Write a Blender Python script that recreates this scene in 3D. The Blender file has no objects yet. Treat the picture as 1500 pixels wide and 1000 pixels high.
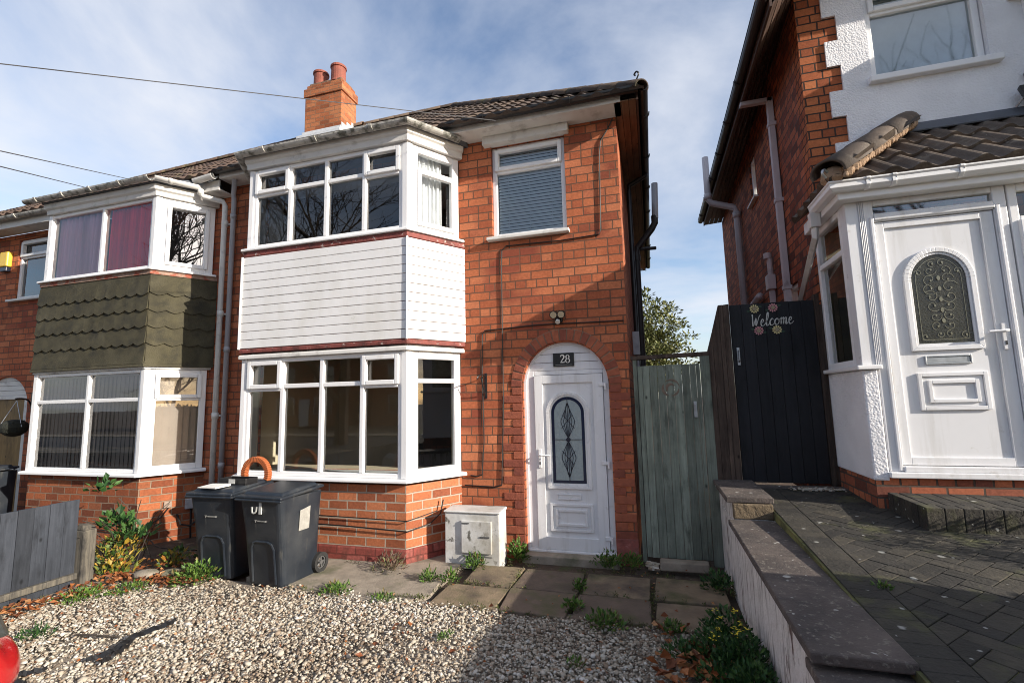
import bpy, math, random
import numpy as np
from mathutils import Vector, Matrix
random.seed(7)
rng = np.random.default_rng(7)
R = math.radians
sc = bpy.context.scene
COL = sc.collection

# ------------------------------------------------------------------ camera, sky, sun, exposure
CAMH = 1.66
def rot(rx, roll, yaw):
    return Matrix.Rotation(yaw, 3, 'Z') @ Matrix.Rotation(rx, 3, 'X') @ Matrix.Rotation(roll, 3, 'Z')
cam = bpy.data.cameras.new('camera')
cam.sensor_width = 36; cam.lens = 697 / 1500 * 36; cam.clip_start = 0.05; cam.clip_end = 3000
camo = bpy.data.objects.new('camera', cam); COL.objects.link(camo)
camo.matrix_world = Matrix.Translation((0, 0, CAMH)) @ rot(R(90 + 6.965), R(-1.38), R(16.15)).to_4x4()
sc.camera = camo

SUN = Vector((1.3, -.35, .49)).normalized()
EL = math.asin(SUN.z); AZ = math.atan2(SUN.x, SUN.y)
w = bpy.data.worlds.new('World'); sc.world = w; w.use_nodes = True
nt = w.node_tree; nt.nodes.clear()
def wn(t, **k):
    n = nt.nodes.new(t)
    for a, b in k.items(): setattr(n, a, b)
    return n
sky = wn('ShaderNodeTexSky', sky_type='NISHITA', sun_disc=False, sun_elevation=EL, sun_rotation=AZ, air_density=1.0, dust_density=1.2, ozone_density=1.2)
tc = wn('ShaderNodeTexCoord'); sep = wn('ShaderNodeSeparateXYZ'); nt.links.new(tc.outputs['Generated'], sep.inputs[0])
add = wn('ShaderNodeMath', operation='ADD'); add.inputs[1].default_value = .22
mx = wn('ShaderNodeMath', operation='MAXIMUM'); mx.inputs[1].default_value = 0
nt.links.new(sep.outputs[2], mx.inputs[0]); nt.links.new(mx.outputs[0], add.inputs[0])
dx = wn('ShaderNodeMath', operation='DIVIDE'); dy = wn('ShaderNodeMath', operation='DIVIDE')
nt.links.new(sep.outputs[0], dx.inputs[0]); nt.links.new(add.outputs[0], dx.inputs[1])
nt.links.new(sep.outputs[1], dy.inputs[0]); nt.links.new(add.outputs[0], dy.inputs[1])
cmb = wn('ShaderNodeCombineXYZ'); nt.links.new(dx.outputs[0], cmb.inputs[0]); nt.links.new(dy.outputs[0], cmb.inputs[1])
ns = wn('ShaderNodeTexNoise'); ns.inputs['Scale'].default_value = 1.15; ns.inputs['Detail'].default_value = 9; ns.inputs['Roughness'].default_value = .56; ns.inputs['Distortion'].default_value = .35
nt.links.new(cmb.outputs[0], ns.inputs['Vector'])
ns2 = wn('ShaderNodeTexNoise'); ns2.inputs['Scale'].default_value = .55; ns2.inputs['Detail'].default_value = 4
nt.links.new(cmb.outputs[0], ns2.inputs['Vector'])
rp = wn('ShaderNodeValToRGB'); rp.color_ramp.elements[0].position = .40; rp.color_ramp.elements[1].position = .63
nt.links.new(ns.outputs[0], rp.inputs[0])
cr = wn('ShaderNodeValToRGB'); cr.color_ramp.elements[0].position = .35; cr.color_ramp.elements[1].position = .7
cr.color_ramp.elements[0].color = (2.4, 2.62, 3.1, 1); cr.color_ramp.elements[1].color = (3.45, 3.55, 3.8, 1)
nt.links.new(ns2.outputs[0], cr.inputs[0])
cm = wn('ShaderNodeMix', data_type='RGBA'); 
skm = wn('ShaderNodeMix', data_type='RGBA', blend_type='MULTIPLY'); skm.inputs[0].default_value = 1; skm.inputs[7].default_value = (.82, .81, .85, 1)
nt.links.new(sky.outputs[0], skm.inputs[6])
fm = wn('ShaderNodeMath', operation='MULTIPLY'); fm.inputs[1].default_value = .9
nt.links.new(rp.outputs[0], fm.inputs[0]); nt.links.new(fm.outputs[0], cm.inputs[0])
nt.links.new(skm.outputs[2], cm.inputs[6]); nt.links.new(cr.outputs[0], cm.inputs[7])
bg = wn('ShaderNodeBackground'); bg.inputs[1].default_value = .142
nt.links.new(cm.outputs[2], bg.inputs[0])
wo = wn('ShaderNodeOutputWorld'); nt.links.new(bg.outputs[0], wo.inputs[0])

sl = bpy.data.lights.new('sun', 'SUN'); sl.energy = 4.2; sl.angle = R(.5); sl.color = (1, .91, .79)
so = bpy.data.objects.new('sun', sl); COL.objects.link(so)
so.rotation_euler = (-SUN).to_track_quat('-Z', 'Y').to_euler(); so.location = (20, -6, 12)
sc.render.engine = 'CYCLES'; sc.cycles.filter_width = 1.0
sc.view_settings.view_transform = 'Standard'; sc.view_settings.look = 'None'
sc.view_settings.exposure = .93; sc.view_settings.gamma = 1

# ------------------------------------------------------------------ helpers
def smooth_path(pts, n=6, closed=False):
    P = [np.array(p, float) for p in pts]; out = []
    m = len(P)
    rngi = range(m) if closed else range(m - 1)
    for i in rngi:
        p1, p2 = P[i], P[(i + 1) % m]
        p0 = P[i - 1] if (closed or i > 0) else 2 * p1 - p2
        p3 = P[(i + 2) % m] if (closed or i + 2 < m) else 2 * p2 - p1
        for k in range(n):
            t = k / n
            out.append(tuple(.5 * (2 * p1 + (p2 - p0) * t + (2 * p0 - 5 * p1 + 4 * p2 - p3) * t * t + (3 * p1 - p0 - 3 * p2 + p3) * t ** 3)))
    if not closed: out.append(tuple(P[-1]))
    return out

class FR:
    """upright plane: a along, b up, c outward"""
    def __init__(s, o, p):
        d = Vector((p[0] - o[0], p[1] - o[1])); s.len = d.length; d.normalize()
        s.o = o; s.u = (d.x, d.y); s.n = (d.y, -d.x)
    def P(s, a, b, c=0):
        return (s.o[0] + a * s.u[0] + c * s.n[0], s.o[1] + a * s.u[1] + c * s.n[1], b)

class MB:
    def __init__(s): s.v = []; s.f = []; s.m = []; s.c = []; s.mi = 0; s.cv = None
    def vs(s, pts):
        i = len(s.v); s.v += [tuple(p) for p in pts]; return i
    def fc(s, idx): s.f.append(tuple(idx)); s.m.append(s.mi); s.c.append(random.random() if s.cv is None else s.cv)
    def face(s, pts): i = s.vs(pts); s.fc(range(i, i + len(pts)))
    def hexa(s, p):   # 4 bottom ccw, 4 top ccw
        i = s.vs(p)
        for q in ((3, 2, 1, 0), (4, 5, 6, 7), (0, 1, 5, 4), (1, 2, 6, 5), (2, 3, 7, 6), (3, 0, 4, 7)): s.fc([i + k for k in q])
    def box(s, x0, x1, y0, y1, z0, z1):
        if s.cv is None: s.cv = random.random(); own = True
        else: own = False
        s.hexa([(x0, y0, z0), (x1, y0, z0), (x1, y1, z0), (x0, y1, z0), (x0, y0, z1), (x1, y0, z1), (x1, y1, z1), (x0, y1, z1)])
        if own: s.cv = None
    def fbox(s, fr, a0, a1, b0, b1, c0, c1):
        if s.cv is None: s.cv = random.random(); own = True
        else: own = False
        s.hexa([fr.P(a0, b0, c1), fr.P(a1, b0, c1), fr.P(a1, b0, c0), fr.P(a0, b0, c0), fr.P(a0, b1, c1), fr.P(a1, b1, c1), fr.P(a1, b1, c0), fr.P(a0, b1, c0)])
        if own: s.cv = None
    def prism(s, poly, z0, z1):      # poly ccw in xy
        n = len(poly); i = s.vs([(p[0], p[1], z0) for p in poly] + [(p[0], p[1], z1) for p in poly])
        s.fc([i + k for k in range(n - 1, -1, -1)]); s.fc([i + n + k for k in range(n)])
        for k in range(n): s.fc((i + k, i + (k + 1) % n, i + n + (k + 1) % n, i + n + k))
    def fprism(s, fr, poly, c0, c1):  # poly ccw in (a,b) seen from outside
        n = len(poly); i = s.vs([fr.P(a, b, c1) for a, b in poly] + [fr.P(a, b, c0) for a, b in poly])
        s.fc([i + k for k in range(n)]); s.fc([i + n + k for k in range(n - 1, -1, -1)])
        for k in range(n): s.fc((i + (k + 1) % n, i + k, i + n + k, i + n + (k + 1) % n))
    def tube(s, path, r, n=8, cap=True):
        P = [Vector(p) for p in path]; rr = r if hasattr(r, '__len__') else [r] * len(P)
        rings = []; prev = None
        for k, p in enumerate(P):
            t = (P[min(k + 1, len(P) - 1)] - P[max(k - 1, 0)])
            if t.length < 1e-9: t = Vector((0, 0, 1))
            t.normalize()
            if prev is None:
                a = Vector((0, 0, 1)) if abs(t.z) < .9 else Vector((1, 0, 0))
                x = a.cross(t).normalized()
            else:
                x = prev - t * prev.dot(t)
                x = x.normalized() if x.length > 1e-6 else t.orthogonal().normalized()
            prev = x; y = t.cross(x)
            rings.append(s.vs([p + (x * math.cos(2 * math.pi * j / n) + y * math.sin(2 * math.pi * j / n)) * rr[k] for j in range(n)]))
        for a, b in zip(rings, rings[1:]):
            for j in range(n): s.fc((a + j, a + (j + 1) % n, b + (j + 1) % n, b + j))
        if cap: s.fc([rings[0] + j for j in range(n - 1, -1, -1)]); s.fc([rings[-1] + j for j in range(n)])
    def ribbon(s, fr, pts, wd, c0, c1):   # flat stroke on a plane
        n = len(pts)
        for k in range(n - 1):
            (a0, b0), (a1, b1) = pts[k], pts[k + 1]
            w0 = wd[k] if hasattr(wd, '__len__') else wd; w1 = wd[k + 1] if hasattr(wd, '__len__') else wd
            def nrm(i):
                p = pts[max(i - 1, 0)]; q = pts[min(i + 1, n - 1)]
                d = math.hypot(q[0] - p[0], q[1] - p[1]) or 1; return (-(q[1] - p[1]) / d, (q[0] - p[0]) / d)
            m0, m1 = nrm(k), nrm(k + 1)
            q = [(a0 - m0[0] * w0 / 2, b0 - m0[1] * w0 / 2), (a1 - m1[0] * w1 / 2, b1 - m1[1] * w1 / 2), (a1 + m1[0] * w1 / 2, b1 + m1[1] * w1 / 2), (a0 + m0[0] * w0 / 2, b0 + m0[1] * w0 / 2)]
            s.hexa([fr.P(a, b, c0) for a, b in q] + [fr.P(a, b, c1) for a, b in q])
    def sweep(s, path, prof, cap=True):   # level path, outward = right hand side; prof (out, up) ccw
        P = [Vector(p) for p in path]; m = len(P); k = len(prof); rings = []
        for i, p in enumerate(P):
            ds = []
            if i > 0: ds.append((P[i] - P[i - 1]).to_2d().normalized())
            if i < m - 1: ds.append((P[i + 1] - P[i]).to_2d().normalized())
            ns_ = [Vector((d.y, -d.x)) for d in ds]
            if len(ns_) == 2:
                b = (ns_[0] + ns_[1]).normalized(); b = b / max(.3, b.dot(ns_[0]))
            else: b = ns_[0]
            rings.append(s.vs([(p.x + b.x * o, p.y + b.y * o, p.z + z) for o, z in prof]))
        for a, b in zip(rings, rings[1:]):
            for j in range(k): s.fc((a + j, b + j, b + (j + 1) % k, a + (j + 1) % k))
        if cap: s.fc([rings[0] + j for j in range(k)]); s.fc([rings[-1] + j for j in range(k - 1, -1, -1)])
    def lathe(s, c, prof, n=20):
        rings = [s.vs([(c[0] + r * math.cos(2 * math.pi * j / n), c[1] + r * math.sin(2 * math.pi * j / n), c[2] + z) for j in range(n)]) for r, z in prof]
        for a, b in zip(rings, rings[1:]):
            for j in range(n): s.fc((a + j, a + (j + 1) % n, b + (j + 1) % n, b + j))
        s.fc([rings[0] + j for j in range(n - 1, -1, -1)]); s.fc([rings[-1] + j for j in range(n)])
    def panel(s, fr, a0, a1, b0, b1, holes, c0, c1):
        """wall sheet between c0 and c1 with rectangular holes (a0,a1,b0,b1)"""
        A = sorted({a0, a1, *[h[0] for h in holes], *[h[1] for h in holes]}); B = sorted({b0, b1, *[h[2] for h in holes], *[h[3] for h in holes]})
        A = [a for a in A if a0 <= a <= a1]; B = [b for b in B if b0 <= b <= b1]
        for i in range(len(A) - 1):
            for j in range(len(B) - 1):
                am = (A[i] + A[i + 1]) / 2; bm = (B[j] + B[j + 1]) / 2
                if any(h[0] < am < h[1] and h[2] < bm < h[3] for h in holes): continue
                q = [(A[i], B[j]), (A[i + 1], B[j]), (A[i + 1], B[j + 1]), (A[i], B[j + 1])]
                s.face([fr.P(a, b, c1) for a, b in q]); s.face([fr.P(a, b, c0) for a, b in reversed(q)])
        def rev(h, inward):
            q = [(h[0], h[2]), (h[1], h[2]), (h[1], h[3]), (h[0], h[3])]
            for k in range(4):
                p, r = q[k], q[(k + 1) % 4]
                fcs = [fr.P(*p, c1), fr.P(*r, c1), fr.P(*r, c0), fr.P(*p, c0)]
                s.face(fcs if inward else fcs[::-1])
        for h in holes: rev(h, True)
        rev((a0, a1, b0, b1), False)
    def split(s, name, mats, parent=None, gap=.0008, **kw):
        # one object for every separate piece
        n = len(s.v); par = list(range(n))
        def find(a):
            while par[a] != a: par[a] = par[par[a]]; a = par[a]
            return a
        for f in s.f:
            r = find(f[0])
            for i in f[1:]: par[find(i)] = r
        roots = {}
        for i in range(n): roots.setdefault(find(i), []).append(i)
        boxes = [[np.min([s.v[i] for i in g], 0) - gap, np.max([s.v[i] for i in g], 0) + gap, {r}] for r, g in roots.items()]
        merged = True
        while merged:
            merged = False
            for a in range(len(boxes)):
                for b in range(len(boxes) - 1, a, -1):
                    A, B = boxes[a], boxes[b]
                    if (A[0] <= B[1]).all() and (B[0] <= A[1]).all():
                        boxes[a] = [np.minimum(A[0], B[0]), np.maximum(A[1], B[1]), A[2] | B[2]]; del boxes[b]; merged = True; break
                if merged: break
        outs = []
        for bx_ in boxes:
            q = MB(); idx = {}
            for f, m_, c_ in zip(s.f, s.m, s.c):
                if find(f[0]) in bx_[2]:
                    for i in f:
                        if i not in idx: idx[i] = len(q.v); q.v.append(s.v[i])
                    q.f.append(tuple(idx[i] for i in f)); q.m.append(m_); q.c.append(c_)
            outs.append(q.build(name, mats, parent, **kw))
        return outs[0]
    def build(s, name, mats, parent=None, smooth=False, bevel=0, local=False, seg=2, subsurf=0, angle=40):
        me = bpy.data.meshes.new(name); me.from_pydata(s.v, [], s.f); 
        if not isinstance(mats, (list, tuple)): mats = [mats]
        for m in mats: me.materials.append(m)
        nf = len(s.f)
        if nf:
            me.polygons.foreach_set('material_index', s.m)
            at = me.attributes.new('rnd', 'FLOAT', 'FACE'); at.data.foreach_set('value', s.c)
            uv = me.uv_layers.new(name='uv'); 
            co = np.array(s.v); lv = np.zeros(len(me.loops), int); me.loops.foreach_get('vertex_index', lv)
            nr = np.zeros(nf * 3); me.polygons.foreach_get('normal', nr); nr = nr.reshape(-1, 3)
            lt = np.zeros(nf, int); me.polygons.foreach_get('loop_total', lt)
            nl = np.repeat(nr, lt, axis=0); c = co[lv]; out = np.zeros((len(lv), 2))
            hz = np.abs(nl[:, 2]) > .75
            h = np.maximum(np.hypot(nl[:, 0], nl[:, 1]), 1e-6)
            out[:, 0] = np.where(hz, c[:, 0], (-nl[:, 1] * c[:, 0] + nl[:, 0] * c[:, 1]) / h)
            out[:, 1] = np.where(hz, c[:, 1], c[:, 2])
            uv.data.foreach_set('uv', out.ravel())
            if smooth: me.polygons.foreach_set('use_smooth', [True] * nf)
        me.update()
        o = bpy.data.objects.new(name, me); COL.objects.link(o)
        if parent is not None:
            o.parent = parent
            if not local:
                q = parent; off = Vector((0, 0, 0))
                while q is not None: off += q.location; q = q.parent
                o.location = -off
        if bevel:
            b = o.modifiers.new('b', 'BEVEL'); b.width = bevel; b.segments = seg; b.limit_method = 'ANGLE'; b.angle_limit = R(angle)
        if subsurf:
            b = o.modifiers.new('s', 'SUBSURF'); b.levels = subsurf; b.render_levels = subsurf
        return o

def thing(name, label, cat, loc=(0, 0, 0), rz=0, group=None):
    o = bpy.data.objects.new(name, None); COL.objects.link(o); o.location = loc; o.rotation_euler = (0, 0, rz)
    o['label'] = label; o['category'] = cat
    if group: o['group'] = group
    return o
def tag(o, label, cat, group=None, kind=None):
    o['label'] = label; o['category'] = cat
    if group: o['group'] = group
    if kind: o['kind'] = kind
    return o
def struct(o, label=None, cat=None, kind='structure'):
    o['kind'] = kind
    if label: o['label'] = label
    if cat: o['category'] = cat
    return o
def copy_tree(o, parent=None):
    c = o.copy(); COL.objects.link(c); c.parent = parent
    for ch in list(o.children): copy_tree(ch, c)
    return c

# ------------------------------------------------------------------ materials
class NT:
    def __init__(s, name):
        s.mat = bpy.data.materials.new(name); s.mat.use_nodes = True; s.t = s.mat.node_tree; s.t.nodes.clear()
        s.out = s.n('ShaderNodeOutputMaterial')
    def n(s, typ, ins=None, **k):
        x = s.t.nodes.new(typ)
        for a, b in k.items(): setattr(x, a, b)
        for a, b in (ins or {}).items():
            if hasattr(b, 'is_linked') or b.__class__.__name__.startswith('NodeSocket'): s.t.links.new(b, x.inputs[a])
            else: x.inputs[a].default_value = b
        return x
    def col(s, c): return (c[0], c[1], c[2], 1)
    def mix(s, f, a, b, bt='MIX'):
        x = s.n('ShaderNodeMix', data_type='RGBA', blend_type=bt)
        for i, v in ((0, f), (6, a), (7, b)):
            if hasattr(v, 'links'): s.t.links.new(v, x.inputs[i])
            else: x.inputs[i].default_value = v if i == 0 else s.col(v)
        return x.outputs[2]
    def math(s, op, a, b=0, clamp=False):
        x = s.n('ShaderNodeMath', operation=op, use_clamp=clamp)
        for i, v in ((0, a), (1, b)):
            if hasattr(v, 'links'): s.t.links.new(v, x.inputs[i])
            else: x.inputs[i].default_value = v
        return x.outputs[0]
    def noise(s, vec, scale, detail=5, rough=.55, dist=0):
        return s.n('ShaderNodeTexNoise', {'Vector': vec, 'Scale': scale, 'Detail': detail, 'Roughness': rough, 'Distortion': dist}).outputs[0]
    def ramp(s, f, stops, interp='LINEAR'):
        x = s.n('ShaderNodeValToRGB', {0: f}); r = x.color_ramp; r.interpolation = interp
        while len(r.elements) < len(stops): r.elements.new(.5)
        for e, (p, c) in zip(r.elements, stops): e.position = p; e.color = s.col(c) if hasattr(c, '__len__') else (c, c, c, 1)
        return x.outputs[0]
    def map(s, vec, scale=(1, 1, 1), rot=(0, 0, 0), loc=(0, 0, 0)):
        return s.n('ShaderNodeMapping', {'Vector': vec, 'Scale': scale, 'Rotation': rot, 'Location': loc}).outputs[0]
    def obj(s): return s.n('ShaderNodeTexCoord').outputs['Object']
    def uv(s): return s.n('ShaderNodeTexCoord').outputs['UV']
    def finish(s, col, rough=.5, bump=None, bstr=.5, bdist=.01, metal=0, spec=.5, **kw):
        b = s.n('ShaderNodeBsdfPrincipled', {'Metallic': metal, 'Specular IOR Level': spec})
        for i, v in (('Base Color', col), ('Roughness', rough)):
            if hasattr(v, 'links'): s.t.links.new(v, b.inputs[i])
            else: b.inputs[i].default_value = s.col(v) if hasattr(v, '__len__') else v
        for k, v in kw.items(): b.inputs[k.replace('_', ' ')].default_value = v
        if bump is not None:
            bp = s.n('ShaderNodeBump', {'Strength': bstr, 'Distance': bdist, 'Height': bump}); s.t.links.new(bp.outputs[0], b.inputs['Normal'])
        s.t.links.new(b.outputs[0], s.out.inputs[0]); return s.mat

def plain(name, col, rough=.5, var=.12, scale=5, bump=0, bscale=60, metal=0, ramp=None, spec=.5, dirt=(), stretch=(1, 1, 1), rvar=.1, spots=None, **kw):
    m = NT(name); o = m.map(m.obj(), scale=stretch)
    if ramp: c = m.ramp(m.n('ShaderNodeAttribute', attribute_name='rnd').outputs['Fac'], ramp)
    else: c = m.mix(0, col, col)
    n = m.noise(o, scale, 7, .6)
    g = m.ramp(n, [(.25, 1 - var), (.75, 1 + var)])
    c = m.mix(1, c, g, 'MULTIPLY')
    for d in dirt:   # (colour, scale, lo, hi, stretch)
        v = m.map(m.obj(), scale=d[4] if len(d) > 4 else (1, 1, 1), loc=(3.1, 1.7, .3))
        f = m.ramp(m.noise(v, d[1], 8, .62), [(d[2], 0), (d[3], 1)])
        c = m.mix(f, c, d[0])
    if spots:   # (colour, scale, radius) lichen dots
        for k, sc2 in enumerate((1, 2.3)):
            wv = m.n('ShaderNodeVectorMath', {0: m.obj(), 1: m.n('ShaderNodeVectorMath', {0: m.n('ShaderNodeTexNoise', {'Vector': m.obj(), 'Scale': 30.}).outputs[1], 'Scale': .03}, operation='SCALE').outputs[0]}, operation='ADD').outputs[0]
            vo = m.n('ShaderNodeTexVoronoi', {'Vector': wv, 'Scale': spots[1] * sc2})
            rr = m.math('MULTIPLY', m.math('SUBTRACT', m.n('ShaderNodeSeparateColor', {0: vo.outputs['Color']}).outputs[0], .45), spots[2] * 2, True)
            f = m.math('MULTIPLY', m.math('SUBTRACT', rr, vo.outputs['Distance']), 14, True)
            c = m.mix(m.math('MULTIPLY', f, .85), c, spots[0])
    rg = m.math('ADD', m.math('MULTIPLY', m.math('SUBTRACT', n, .5), rvar * 2), rough, True)
    bp = m.noise(m.obj(), bscale, 6, .6) if bump else None
    return m.finish(c, rg, bp, 1, bump, metal, spec, **kw)

def brick(name, stops, mortar, w=.235, h=.092, squash=1., ms=.009, mvar=.4, dark=0, stain=None, shift=(0, 0, 0), sqf=2, patch=None):
    m = NT(name); uv = m.map(m.uv(), loc=shift)
    wob = m.n('ShaderNodeTexNoise', {'Vector': uv, 'Scale': 7., 'Detail': 2.}).outputs[1]
    wv = m.n('ShaderNodeVectorMath', {0: wob, 1: (.5, .5, .5)}, operation='SUBTRACT').outputs[0]
    wv = m.n('ShaderNodeVectorMath', {0: wv, 'Scale': .012}, operation='SCALE').outputs[0]
    uvw = m.n('ShaderNodeVectorMath', {0: uv, 1: wv}, operation='ADD').outputs[0]
    b = m.n('ShaderNodeTexBrick', {'Vector': uvw, 'Color1': (0, 0, 0, 1), 'Color2': (1, 1, 1, 1), 'Mortar': (0, 0, 0, 1), 'Scale': 1., 'Mortar Size': ms, 'Mortar Smooth': .25, 'Bias': 0., 'Brick Width': w, 'Row Height': h}, offset=.5, offset_frequency=2, squash=squash, squash_frequency=sqf)
    c = m.ramp(b.outputs['Color'], stops)
    g = m.noise(uv, 34, 8, .7)
    c = m.mix(1, c, m.ramp(g, [(.2, .6), (.8, 1.35)]), 'MULTIPLY')
    if patch:   # some bricks replaced by darker red ones, in loose groups
        pf = m.math('MULTIPLY', m.ramp(m.noise(uv, 1.1, 2, .5), [(.52, 0), (.62, 1)]), m.ramp(b.outputs['Color'], [(.5, 0), (.54, 1)]))
        c = m.mix(m.math('MULTIPLY', pf, .8), c, patch)
    big = m.noise(uv, 1.3, 6, .6)
    c = m.mix(1, c, m.ramp(big, [(.3, .78), (.7, 1.15)]), 'MULTIPLY')
    mo = m.mix(m.noise(uv, 9, 6, .7), tuple(x * (1 - mvar) for x in mortar), tuple(x * (1 + mvar * .6) for x in mortar))
    fac = b.outputs['Fac']
    # some joints are filled or stained
    c2 = m.mix(fac, c, mo)
    if stain:
        f = m.ramp(m.noise(m.map(uv, scale=(1, .6, 1)), stain[1], 7, .65), [(stain[2], 0), (stain[3], 1)])
        c2 = m.mix(f, c2, stain[0])
    hgt = m.math('SUBTRACT', m.math('MULTIPLY', g, .35), fac)
    return m.finish(c2, .88, hgt, .9, .009, 0, .25)

def glass(name, tint=(.86, .9, .9), refl=1.7, rough=0, wob=.0):
    m = NT(name)
    fr = m.n('ShaderNodeFresnel', {'IOR': 1.52}).outputs[0]
    f = m.math('MULTIPLY', fr, refl, True)
    tr = m.n('ShaderNodeBsdfTransparent', {'Color': m.col(tint)}).outputs[0]
    gl = m.n('ShaderNodeBsdfGlossy', {'Color': (1, 1, 1, 1), 'Roughness': rough})
    bp = m.n('ShaderNodeBump', {'Strength': .12 + wob, 'Distance': .004, 'Height': m.noise(m.obj(), 2.2 if not wob else 45, 2)})
    m.t.links.new(bp.outputs[0], gl.inputs['Normal'])
    mx = m.n('ShaderNodeMixShader', {0: f, 1: tr, 2: gl.outputs[0]})
    m.t.links.new(mx.outputs[0], m.out.inputs[0]); return m.mat

def wood(name, c1, c2, rough=.75, scale=4, axis='z', bump=.004, ramp=None):
    m = NT(name); st = {'z': (22, 22, 1), 'y': (22, 1, 22), 'x': (1, 22, 22)}[axis]
    n = m.noise(m.map(m.obj(), scale=st), scale * .35, 7, .65, .6)
    c = m.mix(m.ramp(n, [(.3, 0), (.72, 1)]), c1, c2)
    a = m.n('ShaderNodeAttribute', attribute_name='rnd').outputs['Fac']
    c = m.mix(1, c, m.ramp(a, [(0, .72), (1, 1.25)]), 'MULTIPLY')
    st_ = m.ramp(m.noise(m.map(m.obj(), scale=tuple(x ** .45 for x in st), loc=(5, 2, 1)), 2.4, 6, .65), [(.52, 0), (.72, 1)]); c = m.mix(st_, c, tuple(x * .5 for x in c1))
    vk = m.n('ShaderNodeTexVoronoi', {'Vector': m.map(m.obj(), scale={'z': (1, 1, .6), 'y': (1, .6, 1), 'x': (.6, 1, 1)}[axis]), 'Scale': 6.}).outputs['Distance']; c = m.mix(m.ramp(vk, [(.04, 1), (.10, 0)]), c, tuple(x * .35 for x in c1))
    k = m.noise(m.obj(), 2.3, 6, .65); c = m.mix(1, c, m.ramp(k, [(.3, .75), (.7, 1.2)]), 'MULTIPLY')
    return m.finish(c, rough, n, .8, bump, 0, .3)

M = {}
RED = [(0, (.26, .072, .04)), (.15, (.38, .108, .05)), (.55, (.47, .145, .064)), (.85, (.53, .185, .088)), (1, (.41, .128, .064))]
M['brick'] = brick('brick_facade', RED, (.16, .085, .055), w=.252, h=.0975, squash=.5, sqf=3, ms=.0075, patch=(.22, .05, .032), stain=((.10, .035, .022), 1.6, .58, .78))
M['brick_bay'] = brick('brick_bay', [(0, (.24, .075, .038)), (.5, (.40, .13, .058)), (1, (.46, .17, .08))], (.42, .34, .27), ms=.009, stain=((.20, .10, .06), 3, .62, .8), shift=(.07, .03, 0))
M['brick_old'] = brick('brick_old', [(0, (.09, .03, .018)), (.3, (.28, .08, .035)), (.7, (.40, .13, .055)), (1, (.2, .07, .035))], (.28, .2, .14), ms=.008, stain=((.12, .05, .03), 2.2, .55, .8))
M['brick_side'] = brick('brick_side', [(0, (.13, .05, .036)), (.35, (.33, .10, .055)), (.7, (.48, .155, .075)), (1, (.20, .07, .05))], (.10, .075, .06), squash=.5, ms=.008)
M['brick_quoin'] = brick('brick_quoin', [(0, (.26, .075, .032)), (.5, (.37, .11, .045)), (1, (.44, .15, .06))], (.05, .035, .028), squash=.5, ms=.008)
M['brick_chim'] = brick('brick_chimney', [(0, (.25, .08, .035)), (.5, (.42, .14, .06)), (1, (.48, .19, .085))], (.30, .18, .11), ms=.007, stain=((.2, .09, .05), 3, .55, .8))
M['redbrick'] = brick('red_painted_brick', [(0, (.22, .05, .04)), (.5, (.29, .075, .06)), (1, (.36, .12, .10))], (.17, .05, .04), ms=.008, stain=((.10, .04, .03), 7, .48, .66), shift=(.07, .03, 0))
M['redpaint'] = plain('red_masonry_paint', (.25, .07, .055), .75, .35, 9, .012, 26, dirt=(((.16, .075, .06), 6, .5, .66), ((.40, .16, .14), 11, .6, .7)))
M['redflake'] = plain('flaking_red_paint', (.22, .06, .05), .75, .3, 12, .006, 40, dirt=(((.1, .03, .025), 8, .5, .62), ((.45, .38, .34), 22, .6, .66)))
M['archbrick'] = plain('arch_brick', (.2, .05, .03), .85, .25, 20, .004, 50, ramp=[(0, (.19, .05, .032)), (.5, (.27, .075, .04)), (1, (.34, .10, .048))])
M['joint'] = plain('lime_joint', (.24, .16, .11), .9, .2, 20)
M['pvc'] = plain('white_plastic', (.8, .8, .8), .32, .03, 3, dirt=(((.62, .6, .55), 3, .62, .85),))
M['pvc2'] = plain('white_plastic_door', (.74, .745, .76), .3, .03, 3, dirt=(((.56, .55, .53), 2.2, .5, .85, (5, 5, .5)), ((.5, .48, .44), 9, .62, .8)))
M['clad'] = plain('white_cladding', (.78, .78, .78), .45, .04, 2, dirt=(((.64, .63, .59), 1.3, .45, .8, (2, 2, .7)), ((.46, .46, .38), 8, .64, .8)))
M['offwhite'] = plain('weathered_white', (.66, .65, .62), .55, .08, 4, dirt=(((.32, .3, .27), 5, .55, .78),))
M['gutterold'] = plain('lichen_gutter', (.42, .41, .38), .7, .2, 8, .003, 40, dirt=(((.1, .1, .08), 9, .48, .62), ((.62, .6, .52), 14, .6, .68)))
M['black'] = plain('black_plastic', (.012, .012, .013), .4, .1)
M['cable'] = plain('cable_black', (.006, .005, .005), .6, .1)
M['wiregrey'] = plain('phone_cable', (.10, .10, .105), .6, .1)
M['grey'] = plain('grey_plastic', (.36, .36, .38), .45, .08, dirt=(((.2, .19, .18), 6, .6, .8),))
M['mauve'] = plain('grey_painted_pipe', (.52, .48, .49), .5, .08, dirt=(((.18, .15, .14), 5, .6, .8),))
M['tile'] = plain('roof_tile', (.07, .05, .04), .85, .25, 12, .004, 50, ramp=[(0, (.035, .026, .022)), (.5, (.075, .052, .04)), (1, (.12, .085, .06))], dirt=(((.10, .10, .045), 3, .6, .75), ((.2, .18, .15), 22, .66, .72)))
M['tile2'] = plain('roof_tile_brown', (.12, .07, .045), .85, .25, 12, .004, 50, ramp=[(0, (.045, .03, .023)), (.5, (.09, .056, .04)), (1, (.135, .085, .058))], dirt=(((.13, .12, .05), 4, .56, .72),))
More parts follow.
